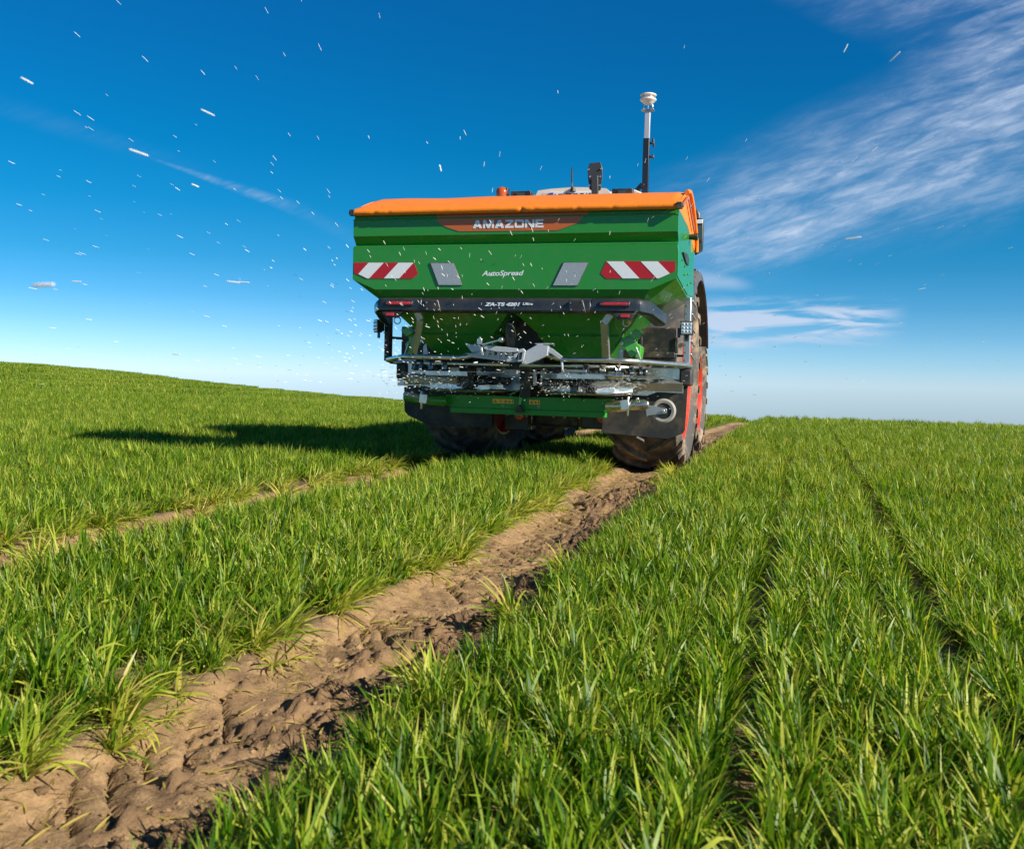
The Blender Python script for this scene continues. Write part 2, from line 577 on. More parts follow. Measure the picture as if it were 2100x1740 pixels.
def ground_z(x, y):
    z = base_z(x, y)
    x, y = np.asarray(x, float), np.asarray(y, float)
    m = track_mask(x, y, .17)
    r = np.hypot(x, y)
    near = 1 - sstep(r, 14, 22)
    dz_ = -.040 * m
    for i, (xc, hw) in enumerate(TRK):
        dx = x - trk_c(i, y)
        inside = 1 - sstep(np.abs(dx), hw - .10, hw - .01)
        sgn = np.where(dx > 0, 1.0, -1.0)
        wy = y + (fbm(x * 4, y * 4, 4, 71) - .5) * .13
        ph = (wy - np.abs(dx) * 1.45 + sgn * .05) / .145
        f = ph - np.floor(ph)
        cell = _h(np.floor(ph), np.where(dx > 0, 1, 0) + i * 3, 5)
        # each lug leaves a flat pad with a steep broken face
        imp = sstep(f, .03, .08) * (1 - sstep(f, .12 + .25 * cell, .55 + .2 * cell))
        keep = sstep(fbm(x * 3.1 + 5, y * 3.1, 4, 77), .34, .48)
        dz_ = dz_ - (.004 + .007 * cell) * imp * inside * keep * near
        gouge = sstep(f, .02, .05) * (1 - sstep(f, .10 + .06 * cell, .24 + .08 * cell)) * sstep(cell, .15, .25)
        u_ = np.abs(dx) / hw + (cell - .5) * .5
        dz_ = dz_ - .017 * gouge * sstep(u_, .08, .16) * (1 - sstep(u_, .50 + .3 * cell, .60 + .3 * cell)) * sstep(keep, .2, .6) * near * (np.abs(dx) < hw)
        # squeezed ridges beside the tyre
        rid = np.exp(-((np.abs(dx) - hw * .92) / .05) ** 2)
        dz_ = dz_ + .012 * rid * (fbm(x * 6, y * 6, 3, 13) + .1) * near
    clod = clod_mask(x, y)
    cl_ = fbm(x * 21, y * 21, 4, 3, .6)
    dz_ = dz_ + (np.maximum(cl_ - .40, 0) * .13 * clod * near) * m
    dz_ = dz_ + (fbm(x * 44, y * 44, 2, 33) - .5) * .014 * clod * near * m
    # blocky broken crust
    bx_, by_ = x + (fbm(x * 9, y * 9, 2, 61) - .5) * .06, y + (fbm(x * 9 + 3, y * 9, 2, 62) - .5) * .06
    blk = _h(np.floor(bx_ / .05), np.floor(by_ / .065), 23)
    dz_ = dz_ - .012 * sstep(blk, .80, .84) * m * near * sstep(fbm(x * 2, y * 2, 2, 15), .45, .55)
    dz_ = dz_ + (fbm(x * 30, y * 30, 3, 9) - .5) * .0075 * near * (1 - .45 * m)
    dz_ = dz_ + (fbm(x * 5, y * 5, 2, 19) - .5) * .016 * near
    cr = np.abs(fbm(x * 6.5 + 3, y * 6.5, 3, 55) - .5)
    dz_ = dz_ - .014 * (1 - sstep(cr, .0, .016)) * m * near * sstep(fbm(x * 1.7, y * 1.7, 2, 8), .42, .56)
    return z + dz_


def spaced(a_, b_, d0, g, dmax):
    out, x, d = [a_], a_, d0
    while x < b_:
        x += d
        d = min(d * g, dmax)
        out.append(x)
    return out


xs = []
xs += list(-np.array(spaced(3.78, 170, .05, 1.09, 4))[::-1])
xs += list(np.arange(-3.76, -2.93, .016))
xs += list(np.arange(-2.90, -1.84, .045))
xs += list(np.arange(-1.82, -.90, .008))
xs += list(np.arange(-.86, 1.6, .045))
xs += spaced(1.65, 120, .05, 1.09, 4)
xs = np.array(xs)
ys = np.array(list(np.arange(-3, .55, .2)) + spaced(.6, 160, .0085, 1.0042, 3.0))
print('ground grid', len(xs), len(ys))
GX, GY = np.meshgrid(xs, ys)
GZ = ground_z(GX, GY)
nx, ny = len(xs), len(ys)
verts = np.stack([GX.ravel(), GY.ravel(), GZ.ravel()], 1)
ii = (np.arange(ny - 1)[:, None] * nx + np.arange(nx - 1)[None, :]).ravel()
quads = np.stack([ii, ii + 1, ii + nx + 1, ii + nx], 1).astype(np.int32)


def np_mesh(name, v, q, k=4):
    me = bpy.data.meshes.new(name)
    me.vertices.add(len(v))
    me.vertices.foreach_set('co', v.astype(np.float32).ravel())
    me.loops.add(q.size)
    me.loops.foreach_set('vertex_index', q.astype(np.int32).ravel())
    me.polygons.add(len(q))
    me.polygons.foreach_set('loop_start', np.arange(0, q.size, k, dtype=np.int32))
    me.polygons.foreach_set('use_smooth', np.ones(len(q), bool))
    me.update(calc_edges=True)
    return me


gme = np_mesh('ground', verts, quads)
at_ = gme.attributes.new('track', 'FLOAT', 'POINT')
at_.data.foreach_set('value', track_mask(GX, GY, .05).astype(np.float32).ravel())

at_ = gme.attributes.new('clod', 'FLOAT', 'POINT')
at_.data.foreach_set('value', (clod_mask(GX, GY) * (GY < 25)).astype(np.float32).ravel())
gm = bpy.data.materials.new('loam_soil')
gm.use_nodes = True
gm.node_tree.nodes.clear()
t = NT(gm.node_tree)
p = t.n('ShaderNodeBsdfPrincipled')
o_ = t.n('ShaderNodeOutputMaterial')
t.put(o_.inputs['Surface'], p.outputs[0])
tco = t.n('ShaderNodeTexCoord').outputs['Object']
trk = t.n('ShaderNodeAttribute', attribute_name='track').outputs['Fac']
na = t.noise(tco, 2.2, 6, .6, .2)
nb = t.noise(tco, 20, 8, .72)
nc = t.noise(tco, 90, 4, .6)
nd_ = t.noise(tco, 5.5, 5, .6, .6)
dry = t.mix(t.ss(nb, .35, .7), (.215, .134, .066), (.355, .234, .120))
dry = t.mix(t.ss(nc, .62, .76), dry, (.46, .34, .205))
moist = t.mix(nb, (.075, .044, .024), (.155, .098, .054))
clod_ = t.n('ShaderNodeAttribute', attribute_name='clod').outputs['Fac']
wet_ = t.m('MAXIMUM', t.m('MULTIPLY', t.ss(nd_, .56, .64), .75), t.m('MULTIPLY', clod_, t.ss(nb, .30, .52)))
col = t.mix(wet_, dry, moist)
col = t.mix(t.m('MULTIPLY', t.ss(na, .42, .6), .35), col, (.29, .175, .088))
crop_soil = t.mix(nb, (.13, .085, .05), (.24, .17, .10))
far_g = t.mix(t.noise(tco, 30, 3, .6), (.055, .10, .02), (.10, .15, .035))
lp = t.n('ShaderNodeSeparateXYZ')
t.put(lp.inputs[0], tco)
farf = t.ss(lp.outputs[1], 14, 26)
crop_soil = t.mix(farf, crop_soil, far_g)
trk_far = t.m('MULTIPLY', trk, t.ss(lp.outputs[1], 40, 50, 1.0, 0.0))
col = t.mix(trk_far, crop_soil, col)
t.put(p.inputs['Base Color'], col)
p.inputs['Roughness'].default_value = .85
p.inputs['Specular IOR Level'].default_value = .25
bn = t.n('ShaderNodeBump')
bn.inputs['Distance'].default_value = .010
t.put(bn.inputs['Height'], t.m('ADD', t.m('MULTIPLY', nc, .6), nb))
t.put(p.inputs['Normal'], bn.outputs[0])
gme.materials.append(gm)
ground = bpy.data.objects.new('ground', gme)
ground['kind'] = 'structure'
COL.objects.link(ground)

# loose crumbs and clods lying on the wheel tracks
def crumb_field():
    vs, fs = [], []
    ico = bmesh.new()
    bmesh.ops.create_icosphere(ico, subdivisions=1, radius=1)
    bv = np.array([v_.co[:] for v_ in ico.verts])
    bf = np.array([[v_.index for v_ in f_.verts] for f_ in ico.faces])
    ico.free()
    n = 5200
    yy_ = .9 + 11.5 * rng.random(n) ** 1.6
    tk = (rng.random(n) < .22).astype(int)
    c = np.where(tk == 0, trk_c(0, yy_), trk_c(1, yy_))
    off = np.where(rng.random(n) < .55, rng.normal(.17, .07, n), rng.uniform(-.28, .28, n))
    xx_ = c + off
    r_ = np.clip(rng.lognormal(-5.5, .5, n), .002, .018)
    zz_ = ground_z(xx_, yy_) + r_ * .25
    al = np.empty((n, len(bv), 3))
    jit = 1 + (rng.random((n, len(bv))) - .5) * .6
    sc_ = np.stack([rng.uniform(.7, 1.4, n), rng.uniform(.7, 1.4, n), rng.uniform(.45, .9, n)], 1)
    an = rng.uniform(0, 6.28, n)
    P_ = bv[None] * jit[:, :, None] * sc_[:, None, :] * r_[:, None, None]
    X_ = P_[:, :, 0] * np.cos(an)[:, None] - P_[:, :, 1] * np.sin(an)[:, None] + xx_[:, None]
    Y_ = P_[:, :, 0] * np.sin(an)[:, None] + P_[:, :, 1] * np.cos(an)[:, None] + yy_[:, None]
    Z_ = P_[:, :, 2] + zz_[:, None]
    V_ = np.stack([X_, Y_, Z_], 2).reshape(-1, 3)
    F_ = (bf[None] + (np.arange(n) * len(bv))[:, None, None]).reshape(-1, 3)
    me = np_mesh('soil_crumbs', V_, F_, 3)
    me.polygons.foreach_set('use_smooth', np.zeros(len(F_), bool))
    at2 = me.attributes.new('track', 'FLOAT', 'POINT')
    at2.data.foreach_set('value', np.ones(len(V_), np.float32))
    at3 = me.attributes.new('clod', 'FLOAT', 'POINT')
    at3.data.foreach_set('value', np.repeat((rng.random(n) < .6).astype(np.float32), len(bv)))
    me.materials.append(gm)
    o = bpy.data.objects.new('soil_crumbs', me)
    COL.objects.link(o)
    o['kind'] = 'stuff'
    o['label'] = 'loose brown crumbs and clods of soil lying on the wheel tracks'
    o['category'] = 'soil'


crumb_field()

# ------------------------------------------------------------------ winter cereal crop
def blade_mesh(name, bx, by, length, width, az, tilt, bend, seg, tint, twist=None, z0=None):
    n = len(bx)
    nst = seg + 1
    t_ = np.linspace(0, 1, nst)[None, :]
    ang = tilt[:, None] + bend[:, None] * t_ ** 1.6
    step = (length / seg)[:, None]
    s_ = np.sin(ang) * step
    c_ = np.cos(ang) * step
    hs_ = np.concatenate([np.zeros((n, 1)), np.cumsum((s_[:, 1:] + s_[:, :-1]) / 2, 1)], 1)
    vs_ = np.concatenate([np.zeros((n, 1)), np.cumsum((c_[:, 1:] + c_[:, :-1]) / 2, 1)], 1)
    dx, dy = np.cos(az)[:, None], np.sin(az)[:, None]
    cx, cy = bx[:, None] + dx * hs_, by[:, None] + dy * hs_
    cz = vs_ + (0 if z0 is None else z0[:, None])
    wd = width[:, None] * .5 * (np.minimum(1, .55 + t_ * 2.2)) * np.sqrt(np.maximum(1 - t_ ** 2.6, 0))
    tw = (rng.normal(0, .5, n) if twist is None else twist)[:, None] * (t_ + .2) + rng.uniform(-.5, .5, n)[:, None]
    # side vector turned about the blade's own direction
    nxv, nyv, nzv = np.cos(ang) * dx, np.cos(ang) * dy, -np.sin(ang)
    sx = -dy * np.cos(tw) + nxv * np.sin(tw)
    sy = dx * np.cos(tw) + nyv * np.sin(tw)
    sz = nzv * np.sin(tw)
    A = np.stack([cx - sx * wd, cy - sy * wd, cz - sz * wd], 2)
    B = np.stack([cx + sx * wd, cy + sy * wd, cz + sz * wd], 2)
    v = np.stack([A, B], 2).reshape(n, nst * 2, 3)
    base = (np.arange(n) * nst * 2)[:, None]
    k = (np.arange(seg) * 2)[None, :]
    q = np.stack([base + k, base + k + 1, base + k + 3, base + k + 2], 2).reshape(-1, 4)
    me = np_mesh(name, v.reshape(-1, 3), q)
    tt = np.repeat(np.broadcast_to(t_, (n, nst)).reshape(n, nst, 1), 2, 2).ravel()
    ti = np.repeat(tint, nst * 2)
    a1 = me.attributes.new('tt', 'FLOAT', 'POINT')
    a1.data.foreach_set('value', tt.astype(np.float32))
    a2 = me.attributes.new('tint', 'FLOAT', 'POINT')
    a2.data.foreach_set('value', ti.astype(np.float32))
    return me


lm = bpy.data.materials.new('cereal_leaf')
lm.use_nodes = True
lm.node_tree.nodes.clear()
t = NT(lm.node_tree)
tt = t.n('ShaderNodeAttribute', attribute_name='tt').outputs['Fac']
ti = t.n('ShaderNodeAttribute', attribute_name='tint').outputs['Fac']
oi = t.n('ShaderNodeObjectInfo').outputs['Random']
geo = t.n('ShaderNodeNewGeometry')
patch = t.noise(geo.outputs['Position'], .55, 3, .5)
ramp = t.n('ShaderNodeValToRGB')
er = ramp.color_ramp
er.elements[0].position = 0
er.elements[0].color = (.030, .095, .005, 1)
er.elements[1].position = .92
er.elements[1].color = (.52, .42, .12, 1)
for pos, c_ in ((.28, (.085, .195, .007)), (.52, (.20, .315, .013)), (.72, (.42, .47, .06)), (.83, (.44, .46, .06)), (.885, (.52, .50, .12))):
    e_ = er.elements.new(pos)
    e_.color = (*c_, 1)
f = t.m('ADD', ti, t.m('MULTIPLY', t.m('SUBTRACT', oi, .5), .12))
f = t.m('ADD', f, t.m('MULTIPLY', t.m('SUBTRACT', patch, .5), .35))
f = t.m('MINIMUM', f, t.m('ADD', .86, t.m('MULTIPLY', t.m('GREATER_THAN', ti, .955), .2)), clamp=True)
t.put(ramp.inputs[0], f)
colr = ramp.outputs[0]
colr = t.mix(t.ss(tt, .0, .30, .55, 0.0), colr, (.22, .27, .07))
tip = t.m('MULTIPLY', t.ss(tt, .82, 1.0), t.m('GREATER_THAN', oi, .45))
colr = t.mix(t.m('MULTIPLY', tip, .5), colr, (.40, .34, .10))
pb = t.n('ShaderNodeBsdfPrincipled')
t.put(pb.inputs['Base Color'], colr)
pb.inputs['Roughness'].default_value = .42
pb.inputs['Specular IOR Level'].default_value = .27
tr = t.n('ShaderNodeBsdfTranslucent')
t.put(tr.inputs['Color'], t.mix(1.0, colr, (1.25, 1.25, .55, 1), 'MULTIPLY'))
mx = t.n('ShaderNodeMixShader')
mx.inputs[0].default_value = .44
t.put(mx.inputs[1], pb.outputs[0])
t.put(mx.inputs[2], tr.outputs[0])
oo = t.n('ShaderNodeOutputMaterial')
t.put(oo.inputs['Surface'], mx.outputs[0])

proto = bpy.data.collections.new('crop_prototypes')
PIDX = {}


def tint_dist(n, dry=.05):
    v = np.clip(rng.beta(1.35, 1.55, n) * .92, 0, .93)
    d = rng.random(n) < dry
    v[d] = rng.uniform(.96, 1.0, d.sum())
    return v


def add_proto(key, me):
    i = len(proto.objects)
    ob = bpy.data.objects.new('crop_%03d' % i, me)
    me.materials.append(lm)
    proto.objects.link(ob)
    PIDX.setdefault(key, []).append(i)


def row_proto(key, L, nb, seg, wmul, spread=.024, lmin=.075, lmax=.205, dry=.10):
    npl = max(3, int(L / .022))
    px_ = rng.normal(0, spread * .6, npl)
    py_ = rng.uniform(0, L, npl)
    who = rng.integers(0, npl, nb)
    bx = px_[who] + rng.normal(0, .007, nb)
    by = py_[who] + rng.normal(0, .007, nb)
    pl = rng.uniform(.85, 1.12, npl)[who]
    ln = rng.uniform(lmin, lmax, nb) * pl
    tint = tint_dist(nb, dry)
    tl = np.abs(rng.normal(.22, .20, nb))
    bd = np.abs(rng.normal(.55, .5, nb))
    snap = rng.random(nb) < .10
    bd[snap] += rng.uniform(1.0, 1.9, snap.sum())
    dryb = tint > .95
    ln[dryb] *= .6
    tl[dryb] += .6
    az = rng.uniform(0, 2 * np.pi, nb)
    me = blade_mesh('crop_row', bx, by, ln, np.clip(rng.lognormal(-5.05, .32, nb), .0030, .0125) * wmul, az, tl, bd, seg, tint)
    add_proto(key, me)


for i in range(9):
    row_proto('near', .25, 235, 5, 1.0, .040)
for i in range(7):
    row_proto('mid', .5, 340, 3, 1.0, .040)
for i in range(6):
    row_proto('far', 1.0, 240, 2, 1.5, .04)
for i in range(4):   # broad patches for the far hill
    nb_ = 2600
    rowx = np.round(rng.uniform(-7, 8, nb_)) * .135 + rng.normal(0, .02, nb_)
    me = blade_mesh('crop_patch', rowx, rng.uniform(0, 2, nb_), rng.uniform(.12, .22, nb_), rng.uniform(.012, .022, nb_), rng.uniform(0, 6.28, nb_),
                    np.abs(rng.normal(.25, .2, nb_)), np.abs(rng.normal(.5, .4, nb_)), 2, tint_dist(nb_, .03))
    add_proto('patch', me)


def tuft_proto(key, nb, lean, lmin, lmax, dry):
    az = rng.normal(0, .85, nb)
    some = rng.random(nb) < .25
    az[some] = rng.uniform(0, 6.28, some.sum())
    rr = np.abs(rng.normal(0, .022, nb))
    ra = rng.uniform(0, 6.28, nb)
    tint = np.clip(rng.beta(3.4, 1.3, nb) * .92, 0, .9)
    dd = rng.random(nb) < dry
    tint[dd] = rng.uniform(.96, 1, dd.sum())
    me = blade_mesh('crop_tuft', rr * np.cos(ra), rr * np.sin(ra), rng.uniform(lmin, lmax, nb), rng.uniform(.005, .010, nb), az,
                    np.abs(rng.normal(lean, .32, nb)), np.abs(rng.normal(.75, .5, nb)), 6, tint)
    add_proto(key, me)


for i in range(7):
    tuft_proto('tuft', 54, .75, .11, .23, .16)
for i in range(4):
    tuft_proto('small', 16, .95, .07, .15, .25)

for i in range(4):     # dead leaves lying flat
    nb_ = 5
    me = blade_mesh('crop_litter', rng.normal(0, .05, nb_), rng.normal(0, .05, nb_), rng.uniform(.03, .10, nb_), rng.uniform(.003, .006, nb_), rng.uniform(0, 6.28, nb_),
                    np.full(nb_, 1.45), rng.uniform(-.1, .25, nb_), 3, rng.uniform(.96, 1, nb_), np.zeros(nb_), np.full(nb_, .008))
    add_proto('litter', me)

pts, rots, scls, idxs = [], [], [], []


def put_pt(x, y, key, rz=0.0, sc=1.0, lx=0.0, ly=0.0, dz=0.0):
    pts.append((x, y, dz))
    rots.append((lx, ly, rz))
    scls.append(sc)
    ids = PIDX[key]
    idxs.append(ids[random.randrange(len(ids))])


def in_view(x, y, pad):
    # the fan of ground the photograph and a step to either side can see
    az = math.degrees(math.atan2(x, y + 1.2))
    return -50 - pad < az < 22 + pad


# drilled rows run along y; two places where the drill left a wider gap
ROWS = [-.95, -.86]
x = -.86
while x < 40:
    gap = .132
    if abs(x - .43) < .07:
        gap = .205
    elif abs(x + .18) < .067:
        gap = .182
    elif 1.5 < x < 1.63 or 3.9 < x < 4.03:
        gap = .19
    x += gap
    ROWS.append(x)
ROWS += [-1.63 - .131 * i for i in range(11)]
ROWS += [-3.67 - .133 * i for i in range(360)]
for rx in ROWS:
    y = .35 + random.uniform(0, .2)
    while y < 46:
        r = math.hypot(rx, y)
        if r < 6.5:
            key, L = 'near', .25
        elif r < 22:
            key, L = 'mid', .5
        else:
            key, L = 'far', 1.0
        if in_view(rx, y, 12 if r < 5 else 4) and not (key == 'far' and (r > 40 or (math.degrees(math.atan2(rx, y)) < -16 and r > 31))):
            hgt = 1 + (float(vnoise(rx * .8, y * .8, 3)) - .5) * .35
            ex, ly_ = 0.0, 0.0
            # plants that border the wheel tracks sprawl into them
            skip = False
            for ti_, (xc, hw) in enumerate(TRK):
                d = rx - float(trk_c(ti_, y))
                skip = skip or abs(d) < hw + .01
                if hw < abs(d) < hw + .17:
                    ly_ = (-.12 if d > 0 else .30) * random.uniform(.4, 1.3)
                    ex = random.uniform(-.015, .02) * (1 if d > 0 else -1)
                    hgt *= random.uniform(.70, .95)
            wob = (float(vnoise(y * 1.3, rx, 12)) - .5) * .05
            if skip:
                y += L
                continue
            z = 0
            put_pt(rx + ex + wob, y, key, random.uniform(-.06, .06), hgt * random.uniform(.9, 1.1),
                   random.uniform(-.06, .06), ly_ + random.uniform(-.05, .05))
            if random.random() < .5 and key != 'far' and r < 12:
                pass
        y += L * (1.0 if random.random() > .04 else 1.5)
# far hill patches
yy = 0.0
X = -120.0
while X < 10:
    Y = 10.0
    while Y < 125:
        r = math.hypot(X, Y)
        az = math.degrees(math.atan2(X, Y))
        if 29 < r < 100 and -50 < az < -12 and not (r < 31 and az > -16) and not (az > -16 and r < 40):
            put_pt(X, Y, 'patch', random.choice((0, 0, math.pi)), random.uniform(.9, 1.1))
        Y += 2.0
    X += 2.16
# sprawling tufts on the track shoulders
def tufts(xc, side, y0, y1, dens, far):
    y = y0
    while y < y1:
        y += random.expovariate(dens)
        off = abs(random.gauss(0, .05))
        dr_ = float(trk_c(0, y)) - TRK[0][0] if xc > -2.5 else 0.0
        xx = xc + dr_ + side * off + (float(fbm(np.array(y * 1.4), np.array(xc), 2, 6)) - .5) * .16
        rz = 0 if side > 0 else math.pi
        put_pt(xx, y, 'tuft', rz + random.uniform(-.7, .7), random.uniform(.7, 1.1))
        if random.random() < .6:
            put_pt(xx + side * random.uniform(.0, .10), y + random.uniform(-.1, .1), 'small', rz + random.uniform(-1.2, 1.2), random.uniform(.6, 1.2))


tufts(-1.64, 1, .4, 9.2, 4.2, 0)
tufts(-1.75, 1, .4, 9.2, 3.5, 0)
tufts(-.93, -1, 1.9, 9.5, 1.3, 0)
tufts(-3.64, 1, 1.5, 11, 6, 0)
tufts(-3.04, -1, 1.5, 11, 1.2, 0)
for k in range(420):
    yl_ = .8 + 9 * random.random() ** 1.4
    ti_ = 0 if random.random() < .75 else 1
    put_pt(float(trk_c(ti_, yl_)) + random.choice((-1, -1, 1)) * random.uniform(.05, .33), yl_, 'litter', random.uniform(0, 6.28), random.uniform(.7, 1.2))
pts = np.array(pts, float)
pts[:, 2] = ground_z(pts[:, 0], pts[:, 1]) - .004
print('crop points', len(pts))
pm = bpy.data.meshes.new('crop')
pm.vertices.add(len(pts))
pm.vertices.foreach_set('co', pts.astype(np.float32).ravel())
for nm, tp, arr in (('rot', 'FLOAT_VECTOR', np.array(rots)), ('scl', 'FLOAT', np.array(scls)), ('idx', 'INT', np.array(idxs))):
    a_ = pm.attributes.new(nm, tp, 'POINT')
    if tp == 'FLOAT_VECTOR':
        a_.data.foreach_set('vector', arr.astype(np.float32).ravel())
    else:
        a_.data.foreach_set('value', arr.astype(np.int32 if tp == 'INT' else np.float32).ravel())
crop = bpy.data.objects.new('cereal_crop', pm)
COL.objects.link(crop)
crop['kind'] = 'stuff'
crop['label'] = 'young green cereal crop drilled in rows over the whole field'
crop['category'] = 'crop'
ng = bpy.data.node_groups.new('scatter_crop', 'GeometryNodeTree')
ng.interface.new_socket('Geometry', in_out='INPUT', socket_type='NodeSocketGeometry')
ng.interface.new_socket('Geometry', in_out='OUTPUT', socket_type='NodeSocketGeometry')
gi = ng.nodes.new('NodeGroupInput')
go = ng.nodes.new('NodeGroupOutput')
ci = ng.nodes.new('GeometryNodeCollectionInfo')
ci.inputs['Collection'].default_value = proto
ci.inputs['Separate Children'].default_value = True
ci.inputs['Reset Children'].default_value = True
ip = ng.nodes.new('GeometryNodeInstanceOnPoints')
ip.inputs['Pick Instance'].default_value = True


def nattr(nm, tp):
    nd = ng.nodes.new('GeometryNodeInputNamedAttribute')
    nd.data_type = tp
    nd.inputs['Name'].default_value = nm
    return nd.outputs[0]


ng.links.new(gi.outputs[0], ip.inputs['Points'])
ng.links.new(ci.outputs[0], ip.inputs['Instance'])
ng.links.new(nattr('idx', 'INT'), ip.inputs['Instance Index'])
ng.links.new(nattr('rot', 'FLOAT_VECTOR'), ip.inputs['Rotation'])
ng.links.new(nattr('scl', 'FLOAT'), ip.inputs['Scale'])
ng.links.new(ip.outputs[0], go.inputs[0])
md = crop.modifiers.new('scatter', 'NODES')
md.node_group = ng

#@@MACHINE@@
# ------------------------------------------------------------------ measuring help: a sight line cut by the upright plane at depth y
XC, Y0 = -2.41, 8.2           # the spreader's own origin on the ground: middle of its rear face
CRO = {'A': (840, 420), 'B': (1280, 420), 'C': (840, 700), 'D': (1280, 700), 'E': (900, 880), 'F': (1280, 880)}


def at(cr, px, py, yl):
    u = CRO[cr][0] + px / 4.5652 - 1240
    v = CRO[cr][1] + py / 4.5652 - 1027.5
    d = CR * u + CD * v + CF * 2475
    k = (Y0 + yl) / d.y
    return Vector((d.x * k - XC, yl, d.z * k + CAM_H))


def ats(cr, pl, yl):
    return [at(cr, a_, b_, yl) for a_, b_ in pl]


# ------------------------------------------------------------------ lettering
GLY = {
    'A': (1.42, [[(0, 0), (.40, 0), (.86, 1), (.50, 1)], [(1.42, 0), (1.02, 0), (.50, 1), (.92, 1)], [(.34, .18), (1.08, .18), (.99, .40), (.43, .40)]]),
    'M': (1.66, [[(0, 0), (.30, 0), (.30, 1), (0, 1)], [(1.36, 0), (1.66, 0), (1.66, 1), (1.36, 1)], [(.30, 1), (.42, 1), (.83, .42), (.83, 0), (.68, 0), (.30, .62)],
                 [(1.36, 1), (1.24, 1), (.83, .42), (.83, 0), (.98, 0), (1.36, .62)]]),
    'Z': (1.30, [[(.02, .76), (1.28, .76), (1.28, 1), (.02, 1)], [(0, 0), (1.30, 0), (1.30, .24), (0, .24)], [(0, .24), (.46, .24), (1.28, .76), (.80, .76)]]),
    'O': (1.40, [[(0, .12), (.30, .12), (.30, .88), (0, .88)], [(1.10, .12), (1.40, .12), (1.40, .88), (1.10, .88)],
                 [(.12, 0), (1.28, 0), (1.40, .12), (1.40, .24), (0, .24), (0, .12)], [(0, .88), (0, .76), (1.40, .76), (1.40, .88), (1.28, 1), (.12, 1)]]),
    'N': (1.42, [[(0, 0), (.30, 0), (.30, 1), (0, 1)], [(1.12, 0), (1.42, 0), (1.42, 1), (1.12, 1)], [(.0, 1), (.42, 1), (1.42, 0), (1.0, 0)]]),
    'E': (1.22, [[(0, 0), (.32, 0), (.32, 1), (0, 1)], [(.32, .78), (1.2, .78), (1.22, 1), (.32, 1)], [(.32, .39), (1.12, .39), (1.12, .60), (.32, .60)], [(.32, 0), (1.22, 0), (1.22, .22), (.32, .22)]]),
}


def block_word(word, p0, p1, h, parent, name, y):
    """chunky outline letters between p0 and p1 (bottom line)"""
    total = sum(GLY[c][0] for c in word) + .16 * (len(word) - 1)
    d = (p1 - p0)
    sx = d.length / total
    ex = d.normalized()
    mb = MB()
    x = 0
    for i, c in enumerate(word):
        wd, polys = GLY[c]
        for k, pl in enumerate(polys):
            mb.prism([Vector(p0) + ex * ((x + a_) * sx) + Vector((0, -.0004 * k, b_ * h)) for a_, b_ in pl], (0, -.0015, 0))
        x += wd + .16
    return mb.build(name, MT['letter'], parent)


def text(body, p0, p1, h, parent, name, m, bold=.02, shear=.25, depth=.001, rz=0.0):
    """built-in font turned into a mesh, fitted between p0 and p1 along the rear face"""
    cu = bpy.data.curves.new(name, 'FONT')
    cu.body = body
    cu.offset = bold
    cu.shear = shear
    cu.extrude = .01
    ob = bpy.data.objects.new(name, cu)
    COL.objects.link(ob)
    dg = bpy.context.evaluated_depsgraph_get()
    me = bpy.data.meshes.new_from_object(ob.evaluated_get(dg))
    bpy.data.objects.remove(ob)
    co = np.empty(len(me.vertices) * 3)
    me.vertices.foreach_get('co', co)
    co = co.reshape(-1, 3)
    mn, mxx = co.min(0), co.max(0)
    L = (Vector(p1) - Vector(p0)).length
    ex = (Vector(p1) - Vector(p0)).normalized()
    hz = h / (mxx[1] - mn[1])
    out = []
    for a_, b_, c_ in co:
        q = Vector(p0) + ex * ((a_ - mn[0]) / (mxx[0] - mn[0]) * L) + Vector((0, 0, (b_ - mn[1]) * hz))
        q.y -= (c_ + .01) * depth * 50
        out.append(q)
    me.vertices.foreach_set('co', np.array(out).ravel())
    me.materials.clear()
    me.materials.append(m)
    me.update()
    o = bpy.data.objects.new(name, me)
    COL.objects.link(o)
    o.parent = parent
    me.name = name
    return o


# ================================================================== fertiliser spreader
SP = empty('fertiliser_spreader', (XC, Y0, 0), 'green mounted fertiliser spreader with orange tarpaulin lid, red and white warning plates on its hopper', 'spreader')
HX = 1.40

# hopper: folded sheet walls
mb = MB()
rear = [(.022, 2.235), (.022, 2.196), (0, 2.188), (0, 2.054), (.06, 1.986), (.06, 1.974), (0, 1.955)]
NXS = 2
prev = None
rows_ = []
for (yy_, zz_) in rear:
    rows_.append([(-HX, yy_, zz_), (HX, yy_, zz_)])
for i in range(len(rows_) - 1):
    mb.poly([rows_[i][0], rows_[i][1], rows_[i + 1][1], rows_[i + 1][0]])
ZC, ZB = 1.685, 1.597
mb.poly([(-HX, 0, 1.955), (HX, 0, 1.955), (HX, 0, ZC), (1.19, 0, ZB), (-1.19, 0, ZB), (-HX, 0, ZC)])
